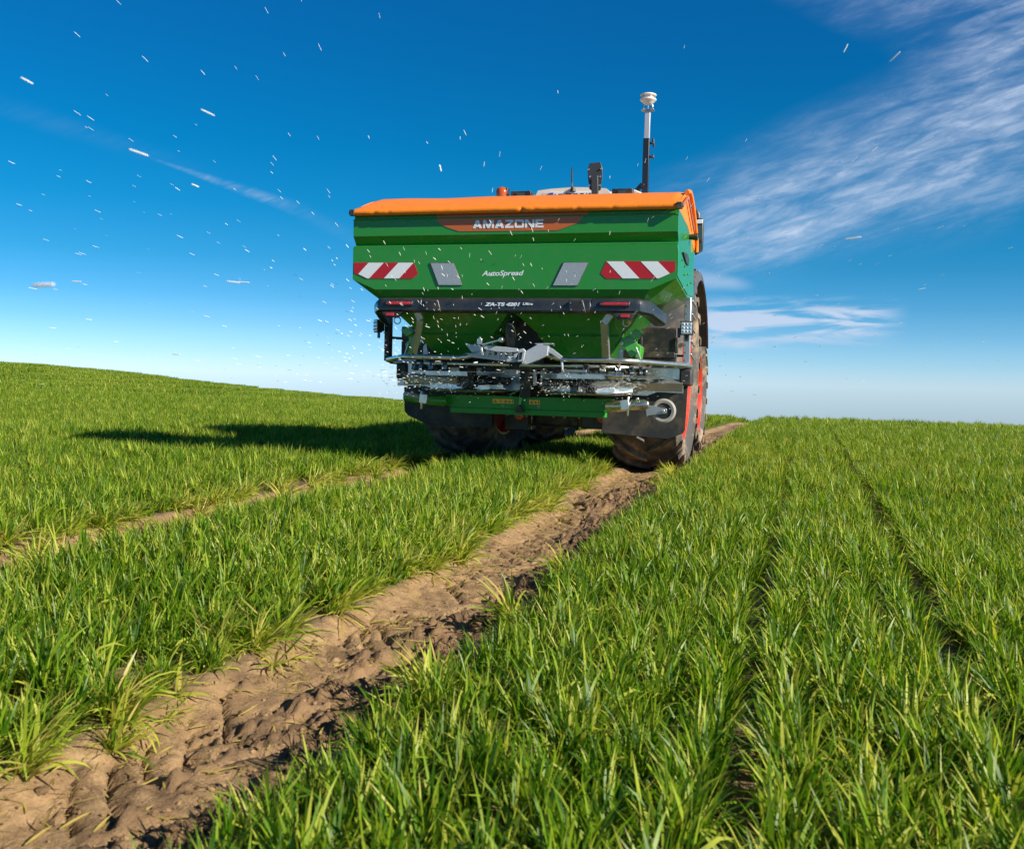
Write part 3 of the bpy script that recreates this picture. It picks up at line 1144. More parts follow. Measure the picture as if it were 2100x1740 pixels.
# side walls with the folded profile
HD = 1.25
for s in (-1, 1):
    side = [(s * HX, a_, b_) for a_, b_ in rear] + [(s * HX, 0, ZC), (s * HX, HD * .62, 1.60), (s * HX, HD, 1.62), (s * HX, HD, 2.05), (s * HX, HD * .55, 2.19)]
    # split in two facets about a shallow fold
    mb.poly(side)
mb.poly([(-HX, HD, 2.05), (HX, HD, 2.05), (HX, HD, 1.62), (-HX, HD, 1.62)])
q1 = [(-1.08, .13, 1.44), (1.08, .13, 1.44), (1.08, 1.12, 1.42), (-1.08, 1.12, 1.42)]
mb.poly([(-1.19, 0, ZB), (1.19, 0, ZB), q1[1], q1[0]])
for s in (-1, 1):
    a_, b_ = (q1[1], q1[2]) if s > 0 else (q1[0], q1[3])
    mb.poly([(s * HX, 0, ZC), (s * 1.19, 0, ZB), a_])
    mb.poly([(s * HX, 0, ZC), a_, (s * HX, HD * .62, 1.60)])
    mb.poly([(s * HX, HD * .62, 1.60), a_, b_])
    mb.poly([(s * HX, HD * .62, 1.60), b_, (s * HX, HD, 1.62)])
mb.poly([(-HX, HD, 1.62), (HX, HD, 1.62), q1[2], q1[3]])
hop = mb.build('hopper', MT['green'], SP, bevel=.003)
# the two funnels
for s in (-1, 1):
    mb = MB()
    c_ = s * .56
    r0 = [(s * .0, .13, 1.44), (s * 1.08, .13, 1.44), (s * 1.08, 1.12, 1.42), (s * .0, 1.12, 1.42)]
    r1 = [(c_ - s * .36, .30, 1.245), (c_ + s * .34, .30, 1.245), (c_ + s * .34, .98, 1.235), (c_ - s * .36, .98, 1.235)]
    r1b = [(c_ - s * .36, .292, 1.225), (c_ + s * .34, .292, 1.225), (c_ + s * .34, .98, 1.215), (c_ - s * .36, .98, 1.215)]
    r2 = [(c_ - s * .20, .46, 1.03), (c_ + s * .20, .46, 1.03), (c_ + s * .20, .86, 1.03), (c_ - s * .20, .86, 1.03)]
    # rounded belly: an extra ring pushes the middle of the rear wall out
    for A_, B_ in ((r0, r1), (r1, r1b), (r1b, r2)):
        for k in range(4):
            mb.poly([A_[k], A_[(k + 1) % 4], B_[(k + 1) % 4], B_[k]])
    mb.poly(r2)
    mb.build('funnel', MT['green'], SP, bevel=.006)
# tubes on the rounded creases, thickened to give the edge highlight
mb = MB()
for z_, y_ in ((2.191, .006), (1.9625, .018)):
    mb.tube([(-HX, y_, z_), (HX, y_, z_)], .010, 10)
build_split(mb, 'crease_highlight_tube', MT['green'], SP)
# side cover plate, handle recess and bolts on the side walls
for s in (-1, 1):
    mb = MB()
    X_ = s * (HX + .003)
    mb.prism([(X_, .02, 1.935), (X_, HD - .02, 1.74), (X_, HD - .02, 1.64), (X_, HD * .60, 1.62), (X_, .02, 1.70)], (s * .004, 0, 0))
    for (a_, b_) in ((.25, 1.86), (.45, 1.83), (.45, 1.76), (.7, 1.79), (.7, 1.70), (.95, 1.74)):
        mb.lathe([(0, s * .012), (.010, s * .010), (.010, 0)], (X_ + s * .004, a_, b_), 'x', 8)
    mb.build('side_panel', MT['green'], SP, bevel=.002)
    mb = MB()
    mb.prism([(X_ + s * .001, .30, 1.93), (X_ + s * .001, .62, 1.95), (X_ + s * .001, .72, 1.915), (X_ + s * .001, .70, 1.86), (X_ + s * .001, .52, 1.865)], (s * .012, 0, 0))
    mb.build('latch', MT['black'], SP, bevel=.003)

# orange company panel on the rear wall
mb = MB()
up = [at('A', 1000, 506, 0), at('A', 1022, 560, 0), at('A', 1120, 602, 0), at('A', 1240, 641, 0), at('B', 310, 630, 0), at('B', 400, 602, 0), at('B', 563, 541, 0), at('B', 606, 478, 0)]
zt = 2.187
up[0].z = zt
up[-1].z = zt
mb.prism([v_ + Vector((0, -.0015, 0)) for v_ in up], (0, -.002, 0))
lx0, lx1 = up[0].x - .012, up[-1].x + .03
mb.prism([(lx0, .0205, 2.20), (lx1, .0205, 2.20), (lx1 + .012, .0205, 2.234), (lx0 - .01, .0205, 2.234)], (0, -.002, 0))
mb.tube([(lx0, .005, 2.191), (lx1, .005, 2.191)], .0085, 8)
bp = mb.build('brand_panel', MT['orange_p'], SP)
pa, pb_ = at('A', 1393, 608, -.004), at('B', 165, 598, -.004)
block_word('AMAZONE', pa, pb_, .067, bp, 'lettering', -.004)
pa, pb_ = at('A', 1492, 1140, -.001), at('A', 1955, 1134, -.001)
text('AutoSpread', pa + Vector((0, 0, -.008)), pb_ + Vector((0, 0, -.008)), .056, hop, 'lettering', MT['letter'], bold=.018, shear=.28)

# red and white warning plates
def plate(cr, out, whites):
    mb = MB()
    mb.prism([v_ for v_ in ats(cr, out, -.0012)], (0, -.0025, 0))
    o = mb.build('warning_plate', MT['red'], SP)
    mb = MB()
    for wv in whites:
        mb.prism(ats(cr, wv, -.0041), (0, -.0012, 0))
    mb.build('white_stripes', MT['white'], o)
    return o


plate('A', [(80, 985), (740, 985), (790, 1105), (730, 1162), (225, 1162), (80, 1100)],
      [[(240, 987), (408, 987), (245, 1160), (225, 1160), (127, 1112)], [(570, 987), (738, 987), (578, 1160), (410, 1160)]])
plate('B', [(860, 970), (1622, 970), (1622, 1080), (1440, 1162), (860, 1162), (800, 1105)],
      [[(864, 972), (1050, 972), (1227, 1160), (1040, 1160)], [(1240, 972), (1430, 972), (1563, 1107), (1440, 1160), (1419, 1160)]])
for cr, pl in (('A', [(918, 985), (1183, 985), (1280, 1238), (1012, 1238)]), ('B', [(388, 980), (668, 980), (543, 1243), (262, 1243)])):
    mb = MB()
    mb.prism(ats(cr, pl, -.001), (0, -.006, 0))
    c_ = sum(ats(cr, pl, -.0075), Vector()) / 4
    o = mb.build('reflector', MT['iron'], SP, bevel=.003)
    mb = MB()
    mb.prism([c_ + (v_ - c_) * .955 for v_ in ats(cr, pl, -.0072)], (0, -.0015, 0))
    mb.build('reflective_film', MT['retro'], o)

# tarpaulin lid
def tarp_profile(t_):
    """t 0 rear edge .. 1 front edge"""
    y_ = -.020 + t_ * (HD + .05)
    z_ = 2.275 + .200 * (1 - (1 - min(1, t_ / .50)) ** 1.45) if t_ < .5 else 2.475 - .330 * ((t_ - .5) / .5) ** 1.6
    return y_, z_


mb = MB()
NTX, NTT = 150, 26
grid = []
for j in range(NTT + 1):
    t_ = j / NTT
    y_, z_ = tarp_profile(t_)
    row = []
    for i in range(NTX + 1):
        x_ = -HX - .01 + (2 * HX + .02) * i / NTX
        xi = (x_ + HX) / (2 * HX)
        wr = (float(fbm(np.array(x_ * 2.2 + t_ * 1.5), np.array(t_ * 3.0 + x_ * .7), 3, 91)) - .5) * .013 * math.sin(min(1, t_ * 3) * 1.57)
        wr += .0015 * math.sin(xi * math.pi * 5) * math.sin(t_ * math.pi)
        sag = -.012 * math.sin(xi * math.pi) * 0
        endf = 1 - .010 * max(0, abs(xi - .5) * 2 - .93) / .07
        row.append((x_, y_, (z_ + wr + sag) - (.035 * (t_ < .5) * max(0, abs(xi - .5) * 2 - .96) / .04 * math.sin(t_ * math.pi))))
    grid.append(row)
o0 = len(mb.v)
for row in grid:
    mb.v += row
for j in range(NTT):
    for i in range(NTX):
        k = o0 + j * (NTX + 1) + i
        mb.face((k, k + 1, k + NTX + 2, k + NTX + 1))
# rear skirt that drops to the rolled hem
hem = []
for i in range(NTX + 1):
    x_ = -HX - .01 + (2 * HX + .02) * i / NTX
    cr_ = max(0, float(vnoise(np.array(x_ * 17), np.array(.3), 8)) - .74) * .06
    hem.append((x_, -.030 + cr_, 2.250 + cr_ * .4))
    mb.v.append((x_, -.0145, 2.262))
k0 = len(mb.v) - (NTX + 1)
for i in range(NTX):
    mb.face((o0 + i, o0 + i + 1, k0 + i + 1, k0 + i))
tarp = mb.build('tarpaulin', MT['orange'], SP, angle=60)
mb = MB()
mb.tube(hem, .026, 12)
mb.build('hem_roll', MT['orange'], tarp, angle=60)
# end gables with their frame
for s in (-1, 1):
    mb = MB()
    X_ = s * (HX - .004)
    pr = [tarp_profile(k / 12) for k in range(13)]
    mb.prism([(X_, a_, b_ - .012) for a_, b_ in pr] + [(X_, HD, 2.052), (X_, HD * .55, 2.192), (X_, .022, 2.235)], (s * .005, 0, 0))
    gab = mb.build('lid_gable', MT['orange'], SP, bevel=.002)
    mb = MB()
    mb.tube([(s * (HX + (.014 if s > 0 else -.01)), a_, b_ - (0 if s > 0 else .03)) for a_, b_ in [tarp_profile(k / 12) for k in range(4, 13)]] + [(s * (HX + .014), HD + .05, 2.05)], .019, 10)
    mb.build('edge_roll', MT['orange'], gab, angle=60)
    mb = MB()
    mb.bar((s * (HX + .02), .08, 2.27), (s * (HX + .02), .46, 2.40), .03, .012, up=(1, 0, 0))
    mb.bar((s * (HX + .022), .46, 2.40), (s * (HX + .022), .98, 2.20), .03, .012, up=(1, 0, 0))
    build_split(mb, 'gable_brace', MT['orange_p'], gab, .002)
    mb = MB()
    mb.box((s * (HX + (.012 if s > 0 else -.008)), -.038, 2.250), (.045, .05, .052))
    mb.lathe([(0, s * .012), (.016, s * .010), (.016, 0)], (s * (HX + (.034 if s > 0 else .014)), -.038, 2.25), 'x', 12)
    mb.build('hem_bracket', MT['iron'], SP, bevel=.004)
    mb = MB()
    mb.tube([(s * (HX + .0), .80, 2.12), (s * (HX + .075), .80, 2.12)], .03, 12, rad=[.022, .034])
    mb.build('rubber_buffer', MT['black'], SP, bevel=.003)

# ---- rear bumper with lamps
def bump_ring(x, y, z, k=1.0, yaw=0.0):
    """one cross-section of the bumper at x, y (rear face position) z mid"""
    pr = [(0.035, .064), (.0, .050), (-.018, .015), (-.014, -.045), (.015, -.064), (.09, -.060), (.10, .060)]
    cs, sn = math.cos(yaw), math.sin(yaw)
    return [(x + (-a_) * sn * 1.0, y + a_ * cs, z + b_ * k) for a_, b_ in pr]


mb = MB()
rings = []
zb = 1.460
for x_, y_, z_, yw in ((-1.27, .36, zb - .075, -1.25), (-1.20, .06, zb - .012, -1.0), (-1.125, -.055, zb, -.35), (-1.09, -.065, zb, 0), (-.735, -.065, zb, 0), (-.728, -.058, zb, 0), (-.722, -.065, zb, 0), (-.3, -.068, zb, 0),
                       (.3, -.068, zb, 0), (.722, -.065, zb, 0), (.728, -.058, zb, 0), (.735, -.065, zb, 0), (1.09, -.065, zb, 0), (1.125, -.055, zb, .35), (1.20, .06, zb - .012, 1.0), (1.27, .36, zb - .075, 1.25)):
    rings.append(bump_ring(x_, y_, z_, 1.0, yw))
o0 = len(mb.v)
for r_ in rings:
    mb.v += r_
nr = len(rings[0])
for i in range(len(rings) - 1):
    for k in range(nr):
        k2 = (k + 1) % nr
        mb.face((o0 + i * nr + k, o0 + i * nr + k2, o0 + (i + 1) * nr + k2, o0 + (i + 1) * nr + k))
mb.face([o0 + k for k in range(nr)])
mb.face([o0 + (len(rings) - 1) * nr + k for k in range(nr)])
bum = mb.build('rear_bumper', MT['bumper'], SP, bevel=.006, angle=40)
pa, pb_ = at('C', 1522, 188, -.088), at('C', 1915, 188, -.088)
text('ZA-TS 4201', pa, pb_, .030, bum, 'lettering', MT['letter'], bold=.05, shear=.25)
pa, pb_ = at('C', 1943, 177, -.088), at('C', 2055, 177, -.088)
text('Ultra', pa, pb_, .021, bum, 'lettering', MT['letter'], bold=.03, shear=.25)
for s in (-1, 1):
    # recessed lamp with lens ribs
    cx_ = s * .925
    mb = MB()
    mb.box((cx_, -.082, zb + .012), (.245, .02, .042))
    tl = mb.build('tail_light', MT['black'], bum, bevel=.006)
    mb = MB()
    mb.box((cx_, -.093, zb + .012), (.205, .012, .024))
    for k in range(20):
        mb.box((cx_ - .095 + k * .01, -.100, zb + .012), (.005, .006, .020))
    mb.build('lens', MT['redlens'], tl, bevel=.002)
    mb = MB()
    for e_ in (-1, 1):
        mb.lathe([(0, -.010), (.006, -.008), (.007, 0)], (cx_ + e_ * .112, -.092, zb + .012), 'y', 8)
    build_split(mb, 'screw', MT['steel_d'], tl)
    mb = MB()
    mb.prism([(s * .90, -.03, zb - .058), (s * 1.09, -.03, zb - .058), (s * 1.06, -.03, zb - .105), (s * .95, -.03, zb - .11)], (0, -.05, 0))
    ml = mb.build('marker_light', MT['black'], bum, bevel=.006)
    mb = MB()
    mb.box((s * 1.01, -.086, zb - .082), (.072, .012, .024))
    mb.build('lens', MT['redlens'], ml, bevel=.003)
    # square cover plate with four bolts
    c0 = s * .62
    mb = MB()
    mb.prism([(c0 - .075, -.078, zb + .030), (c0 + .045, -.078, zb + .046), (c0 + .075, -.078, zb - .058), (c0 - .065, -.078, zb - .050)], (0, -.020, 0))
    cp = mb.build('cover_plate', MT['black'], bum, bevel=.006)
    mb = MB()
    for a_, b_ in ((-.055, .018), (.04, .030), (.055, -.040), (-.05, -.036)):
        mb.lathe([(0, -.008), (.006, -.006), (.008, 0)], (c0 + a_, -.098, zb + b_), 'y', 8)
    build_split(mb, 'bolt', MT['steel_d'], cp)
    # towing eye
    mb = MB()
    mb.tube([(s * 1.0 + .030 * math.cos(k * .52), .06, zb - .125 + .030 * math.sin(k * .52)) for k in range(13)], .0055, 8, cap=False)
    mb.build('lashing_eye', MT['steel_d'], SP)

# ---- bent flat stays
for s, cr, pl in ((-1, 'C', [(778, 255), (812, 340), (795, 480), (745, 712)]), (1, 'D', [(905, 275), (835, 380), (840, 500), (852, 760)])):
    pts_ = [at(cr, a_, b_, y_) for (a_, b_), y_ in zip(pl, (.02, .03, .08, .20))]
    mb = MB()
    for k in range(3):
        mb.bar(pts_[k], pts_[k + 1], .058, .010, up=(0, 1, 0))
        mb.bar(pts_[k] + Vector((s * .027, .02, 0)), pts_[k + 1] + Vector((s * .027, .02, 0)), .008, .045, up=(0, 1, 0))
    mb.build('guard_stay', MT['alu'], SP, bevel=.002)

# ---- polished guard rail round the discs
YA, YB, XA, XB = .22, 1.12, 1.05, 1.49
for s in (-1, 1):
    zz = 1.035
    kx = 0 if s > 0 else -.13
    p_ = [(s * .17, .20, 1.085), (s * .30, .20, 1.068), (s * .40, .20, 1.038), (s * .47, .20, zz - .006)]
    n_ = 7
    for k in range(n_ + 1):
        p_.append((s * (.60 + (.93 - .60) * k / n_), .20 + .02 * k / n_, zz - .006))
    for k in range(1, 6):
        f_ = k / 5
        p_.append((s * (.93 + .12 * f_ + .02 * f_ * f_), .22 + .10 * f_ * f_, zz - .006 - .004 * f_))
    p_ += [(s * 1.355 + kx, 1.02, zz - .02), (s * 1.40 + kx, 1.11, zz - .024), (s * 1.41 + kx, 1.15, zz - .030), (s * 1.395 + kx, 1.19, zz - .040), (s * 1.34 + kx, 1.21, zz - .045), (s * 1.05, 1.21, zz - .045)]
    mb = MB()
    mb.tube(p_, .022, 14)
    mb.build('guard_rail', MT['steel'], SP, angle=60)
    # sensor rail behind it, with its row of boxes
    arc = []
    for k in range(15):
        a_ = -math.pi / 2 + (math.pi * .62) * k / 14
        arc.append((s * (.56 + .50 * math.cos(a_ * 1.0)), .72 + .44 * math.sin(a_), .975))
    arc = [(s * .05, .30, .975)] + arc
    mb = MB()
    mb.tube(arc, .016, 12)
    sr = mb.build('sensor_rail', MT['steel'], SP, angle=60)
    for k in (1, 3, 5, 7, 9, 11, 13):
        q = Vector(arc[k + 1])
        a_ = -math.pi / 2 + (math.pi * .62) * k / 14
        rot = Matrix.Rotation(math.atan2(s * math.cos(a_), -math.sin(a_)) + 0.0, 3, 'Z') @ Matrix.Rotation(R_(-22), 3, 'X')
        mb = MB()
        mb.box(q + Vector((0, -.01, -.035)), (.062, .034, .058), rot)
        mb.lathe([(.018, -.03), (.022, 0), (.022, .02)], q + Vector((0, -.01, -.012)), 'z', 10)
        mb.box(q + Vector((0, 0, .004)), (.05, .045, .020), rot)
        sb = mb.build('sensor_box', MT['iron'], SP, bevel=.006)
        mb = MB()
        mb.box(q + rot @ Vector((0, -.020, 0)) + Vector((0, -.01, -.036)), (.05, .004, .045), rot)
        mb.build('sensor_face', MT['steel_d'], sb, bevel=.002)

# ---- side frame posts with work lights and rubber corners
for s in (-1, 1):
    px_ = 1.375 if s > 0 else -1.53
    mb = MB()
    yp = 1.10
    mb.bar((px_, yp, 1.62 if s > 0 else 1.42), (px_, yp, 1.0), .055, .028, up=(0, 1, 0))
    mb.bar((px_ + .026, yp + .03, 1.62 if s > 0 else 1.42), (px_ + .026, yp + .03, 1.0), .008, .06, up=(0, 1, 0))
    if s > 0:
        for k in range(5):
            mb.bar((px_ + .03, yp + .06, 1.60 - k * .12), (px_ + .055, yp + .14, 1.55 - k * .12), .02, .012)
    post = mb.build('side_post', MT['alu'] if s > 0 else MT['iron'], SP, bevel=.003)
    mb = MB()
    for k in range(8):
        mb.lathe([(0, -.008), (.007, -.006), (.008, 0)], (px_ - .008, yp - .015, 1.06 + k * .07), 'y', 8)
    build_split(mb, 'bolt', MT['steel_d'], post)
    mb = MB()
    if s < 0:
        mb.tube([(px_, yp + .01, 1.235), (px_ + .06, yp + .02, 1.225), (px_ + .33, yp + .02, 1.215)], .014, 8)
        mb.bar((px_ + .31, yp + .05, 1.36), (px_ + .31, yp + .05, .99), .045, .03, up=(0, 1, 0))
        mb.bar((px_ + .345, yp + .06, 1.36), (px_ + .345, yp + .06, .99), .02, .03, up=(0, 1, 0))
    else:
        mb.bar((px_ - .02, yp + .05, 1.10), (px_ - .30, yp + .08, 1.10), .02, .02)
    mb.build('frame_arm', MT['iron'], SP, bevel=.002)
    wl = MB()
    c_ = Vector((px_ - (.075 if s < 0 else -.002), yp - .06, 1.335 if s < 0 else 1.345))
    rot = Matrix.Rotation(R_(-48 if s < 0 else 6), 3, 'Z')
    wl.box(c_, (.115, .05, .125), rot)
    for k in range(5):
        wl.box(c_ + rot @ Vector((-.045 + k * .0225, .035, 0)), (.006, .03, .10), rot)
    wl.box(c_ + Vector((0, .02, -.085)), (.035, .02, .06), rot)
    lt = wl.build('work_light', MT['black'], SP, bevel=.010)
    mb = MB()
    mb.box(c_ + rot @ Vector((0, -.026, 0)), (.095, .006, .103), rot)
    for i in range(3):
        for j in range(3):
            q = c_ + rot @ Vector((-.03 + i * .03, -.030, -.032 + j * .032))
            mb.lathe([(.0, -.004), (.009, -.002), (.012, .002)], q, 'y', 8)
    mb.build('lens', MT['lamp'], lt, bevel=.002)
    if s < 0:
        mb = MB()
        mb.tube([c_ + Vector((.05, .02, -.06)), c_ + Vector((.10, .03, -.09)), c_ + Vector((.105, .03, -.13)), c_ + Vector((.07, .03, -.155))], .005, 6)
        mb.build('cable', MT['black'], lt)
    # rubber corner
    mb = MB()
    cx_ = s * 1.375
    mb.box((cx_, 1.16, .905), (.115, .14, .155))
    mb.build('rubber_corner', MT['rubber'], SP, bevel=.02)

# ---- green chute ends beside the funnels
for s, in ((1,), (-1,)):
    mb = MB()
    k = at('D', 1100, 540, .55)
    def mir(v_):
        return Vector((s * v_.x, v_.y, v_.z))
    A1 = [mir(v_) for v_ in ats('D', [(988, 550), (1110, 515), (1190, 440), (1270, 480), (1205, 560), (1200, 600), (1245, 640), (1235, 690), (1130, 760), (1060, 650)], .42)]
    mb.prism(A1, (0, .02, 0))
    mb.prism([mir(v_) for v_ in ats('D', [(1110, 515), (1190, 440), (1275, 485), (1205, 560)], .41)], (0, -.05, 0))
    mb.prism([mir(v_) for v_ in ats('D', [(1200, 600), (1248, 645), (1230, 770), (1170, 760), (1195, 690)], .43)], (0, .16, 0))
    gb = mb.build('chute_bracket', MT['green2'], SP, bevel=.004)
    mb = MB()
    q = mir(at('D', 1030, 598, .41))
    mb.lathe([(0, -.012), (.016, -.010), (.018, 0)], q, 'y', 14)
    mb.build('pin', MT['steel'], gb)
    mb = MB()
    mb.prism([mir(v_) for v_ in ats('D', [(1010, 620), (1048, 665), (1045, 765), (980, 765)], .46)], (0, .01, 0))
    mb.bar(mir(at('D', 1185, 640, .40)), mir(at('D', 1240, 775, .42)), .016, .012)
    build_split(mb, 'strut', MT['alu'], SP, .002)
# yellow sticker on the funnel side
mb = MB()
mb.prism([v_ for v_ in ats('D', [(1078, 385), (1105, 345), (1158, 348), (1128, 390)], .10)], (0, -.003, 0))
mb.build('warning_sticker', MT['yellow'], SP)

# ---- actuator between the funnels and dark centre frame
mb = MB()
mb.tube([(0, .20, 1.365), (0, .19, 1.33)], .018, 10)
mb.tube([(0, .19, 1.335), (-.01, .17, 1.315), (-.01, .17, 1.20), (.0, .18, 1.12)], .04, 14, rad=[.030, .046, .048, .036])
mb.build('actuator', MT['iron'], SP, bevel=.003)
mb = MB()
mb.box((0, .62, 1.16), (.34, .08, .44))
mb.box((0, 1.0, 1.20), (1.9, .05, .36))  # upright plate added as dark fill under the hopper
mb.box((0, .70, .86), (.10, .10, .34))
for s in (-1, 1):
    mb.box((s * .56, .72, .965), (.50, .44, .03))
    mb.box((s * .56, .70, .82), (.16, .16, .10))
    mb.lathe([(.06, .83), (.08, .86), (.08, .95), (.05, .97)], (s * .56, .70, 0), 'z', 20)
    mb.tube([(s * .15, .70, .83), (s * .50, .70, .83)], .035, 12)
    mb.box((s * .30, .50, .93), (.10, .12, .05))
    mb.box((s * .86, .60, .925), (.12, .10, .06))
mb.build('disc_drive_frame', MT['iron'], SP, bevel=.005)

# ---- spreading discs with vanes
for s in (-1, 1):
    mb = MB()
    cx_ = s * .56
    mb.lathe([(0, .760), (.10, .756), (.16, .744), (.33, .738), (.392, .748), (.398, .744), (.34, .730), (.05, .734)], (cx_, .70, 0), 'z', 56)
    dk = mb.build('spreading_disc', MT['steel'], SP, angle=30)
    for k in range(3):
        a_ = R_(25 + 120 * k) * s + (0 if s > 0 else math.pi)
        d_ = Vector((math.cos(a_), math.sin(a_), 0))
        n_ = Vector((-d_.y, d_.x, 0))
        mb = MB()
        L_ = .43 if k != 1 else .36
        a0 = Vector((cx_, .70, .744)) + d_ * .07
        a1 = Vector((cx_, .70, .758)) + d_ * L_ + n_ * .05
        am = (a0 + a1) / 2 + n_ * -.02
        for q0, q1 in ((a0, am), (am, a1)):
            mb.prism([q0, q1, q1 + Vector((0, 0, .045)), q0 + Vector((0, 0, .040))], n_ * .004)
            mb.prism([q0 + Vector((0, 0, .041)), q1 + Vector((0, 0, .046)), q1 + Vector((0, 0, .046)) + n_ * .026, q0 + Vector((0, 0, .041)) + n_ * .026], (0, 0, .003))
        mb.build('throwing_vane', MT['steel'], dk, bevel=.001)
    mb = MB()
    mb.lathe([(0, .85), (.03, .845), (.055, .80), (.062, .757)], (cx_, .70, 0), 'z', 20)
    mb.build('agitator_hub', MT['iron'], dk)
    # limiting screen: thin polished tray just under the rail
    mb = MB()
    base_ = [(s * (.12), .34), (s * .40, .20), (s * .80, .24), (s * .98, .42), (s * .96, .52), (s * .70, .40), (s * .30, .46), (s * .12, .50)]
    mb.prism([(a_, b_, .905) for a_, b_ in base_], (0, 0, .004))
    mb.prism([(s * .40, .20, .87), (s * .80, .24, .87), (s * .80, .24, .908), (s * .40, .20, .908)], (0, .004, 0))
    mb.build('guide_plate', MT['steel_d'], SP, bevel=.001)

# ---- deflector fins at the centre, left comb and right scoop
mb = MB()
zsh = Vector((0, 0, 0))
mb.prism(ats('C', [(1305, 598), (1370, 612), (1440, 615), (1480, 640), (1470, 690), (1380, 698)], .02), (0, .05, 0))
mb.prism(ats('C', [(1490, 610), (1580, 625), (1760, 640), (1880, 655), (1895, 690), (1800, 700), (1650, 690), (1520, 660)], .00), (0, .035, 0))
mb.prism(ats('C', [(1300, 705), (1500, 715), (1700, 730), (1850, 742), (1890, 800), (1820, 810), (1600, 780), (1400, 755)], .06), (0, .02, 0))
for k in range(7):
    x_ = 1470 + k * 62
    y_ = 655 + k * 8
    mb.prism(ats('C', [(x_, y_), (x_ + 46, y_ + 4), (x_ + 24, y_ + 75), (x_ + 12, y_ + 95)], .03), (0, .004, 0))
fin = mb.build('spread_limiter', MT['galv'], SP, bevel=.002)
mb = MB()
mb.prism(ats('C', [(1435, 600), (1442, 555), (1470, 520), (1492, 560), (1488, 612), (1450, 612)], -.01), (0, .03, 0))
mb.bar(at('C', 1500, 612, -.01), at('C', 1700, 560, -.01), .014, .014)
mb.lathe([(0, -.02), (.020, -.018), (.024, .02)], at('C', 1705, 560, -.01), 'y', 14)
mb.bar(at('C', 1480, 640, -.02), at('C', 1505, 735, -.02), .02, .01, up=(0, 1, 0))
mb.build('limiter_linkage', MT['steel_d'], SP, bevel=.002)
mb = MB()
mb.prism(ats('C', [(1900, 665), (1950, 655), (1975, 680), (1950, 800), (1885, 805), (1890, 740)], -.04), (0, .02, 0))
mb.build('clamp_plate', MT['galv'], SP, bevel=.004)
mb = MB()
mb.prism(ats('C', [(1912, 700), (1945, 690), (1930, 775), (1905, 778)], -.043), (0, .004, 0))
mb.build('slot', MT['ink'], SP)
mb = MB()
top = ats('C', [(1965, 690), (2100, 615)], .0) + ats('D', [(60, 600), (222, 598), (205, 735), (75, 795)], .0) + ats('C', [(1990, 835), (1930, 825)], .0)
mb.prism(top, (0, .06, 0))
mb.prism(ats('D', [(160, 603), (270, 598), (262, 608), (215, 612)], -.005), (0, .10, 0))
mb.build('deflector_scoop', MT['galv'], SP, bevel=.004)
mb = MB()
mb.prism(ats('D', [(215, 640), (260, 655), (375, 745), (345, 775), (215, 690)], .02), (0, .012, 0))
mb.prism(ats('D', [(350, 780), (375, 780), (378, 895), (368, 898)], .16), (0, .03, 0))
build_split(mb, 'strut', MT['galv'], SP, .002)
# ---- cylinder to the right of the centre
mb = MB()
mb.tube([at('D', 600, 942, .25), at('D', 890, 948, .25)], .013, 10)
mb.tube([at('D', 885, 950, .25), at('D', 1045, 962, .25)], .030, 14)
mb.tube([at('D', 965, 955, .25), at('D', 980, 956, .25)], .034, 14)
mb.build('cylinder', MT['steel_d'], SP, angle=40)
mb = MB()
mb.tube([at('D', 430, 905, .22), at('D', 640, 912, .22)], .014, 10)
mb.bar(at('D', 600, 975, .24), at('D', 860, 985, .24), .02, .006)
mb.bar(at('D', 600, 930, .24), at('D', 600, 1000, .24), .012, .012)
mb.build('link_rod', MT['steel'], SP, bevel=.001)

# ---- stainless shields in front of the tractor wheels
for s in (-1, 1):
    mb = MB()
    Ys = 1.12
    if s > 0:
        out = [(.02, .985), (1.31, .985), (1.355, .905), (1.358, .76), (1.12, .765), (1.03, .73), (.30, .73), (.12, .76), (.02, .80)]
    else:
        out = [(-.02, .985), (-1.36, .985), (-1.42, .905), (-1.425, .76), (-1.14, .765), (-1.03, .73), (-.30, .73), (-.12, .76), (-.02, .80)]
    # folded: upper half leans back, a flat band, lower lip leans forward
    mb.prism([(a_, Ys, b_) for a_, b_ in out], (0, .006, 0))
    sh = mb.build('disc_shield', MT['steel_d'], SP, bevel=.002)
    mb = MB()
    mb.prism([(s * .45, Ys - .002, .775), (s * 1.35, Ys - .002, .775), (s * 1.35, Ys - .03, .85), (s * .50, Ys - .03, .85)], (0, -.003, 0))
    mb.prism([(s * .50, Ys - .030, .8505), (s * 1.35, Ys - .030, .8505), (s * 1.345, Ys - .005, .885), (s * .50, Ys - .005, .885)], (0, -.003, 0))
    mb.build('folded_band', MT['alu'], sh, bevel=.001)

# ---- green lower beam
mb = MB()
BX, BY = .775, .72
mb.prism([(-BX, BY, .698), (BX, BY, .698), (BX, BY - .0, .60), (BX - .06, BY, .575), (-BX + .06, BY, .575), (-BX, BY, .60)], (0, .12, 0))
mb.box((0, BY + .03, .555), (2 * BX - .1, .09, .05))
beam = mb.build('lower_beam', MT['green_b'], SP, bevel=.006)
mb = MB()
q0 = at('E', 1660, 300, .68)
q1 = at('E', 1630, 530, .68)
mb.bar(at('E', 1660, 300, .70), at('E', 1632, 525, .70), .028, .03, up=(0, 1, 0))
mb.prism(ats('E', [(1510, 345), (1640, 285), (1640, 296), (1535, 348)], .66), (0, .02, 0))
mb.build('beam_bracket', MT['green2'], beam, bevel=.003)
mb = MB()
mb.prism(ats('E', [(1585, 540), (1600, 470), (1645, 450), (1690, 545)], .665), (0, .02, 0))
mb.tube([at('E', 1640, 470, .66), at('E', 1680, 540, .65)], .014, 8)
mb.build('tow_pin', MT['iron'], beam, bevel=.003)
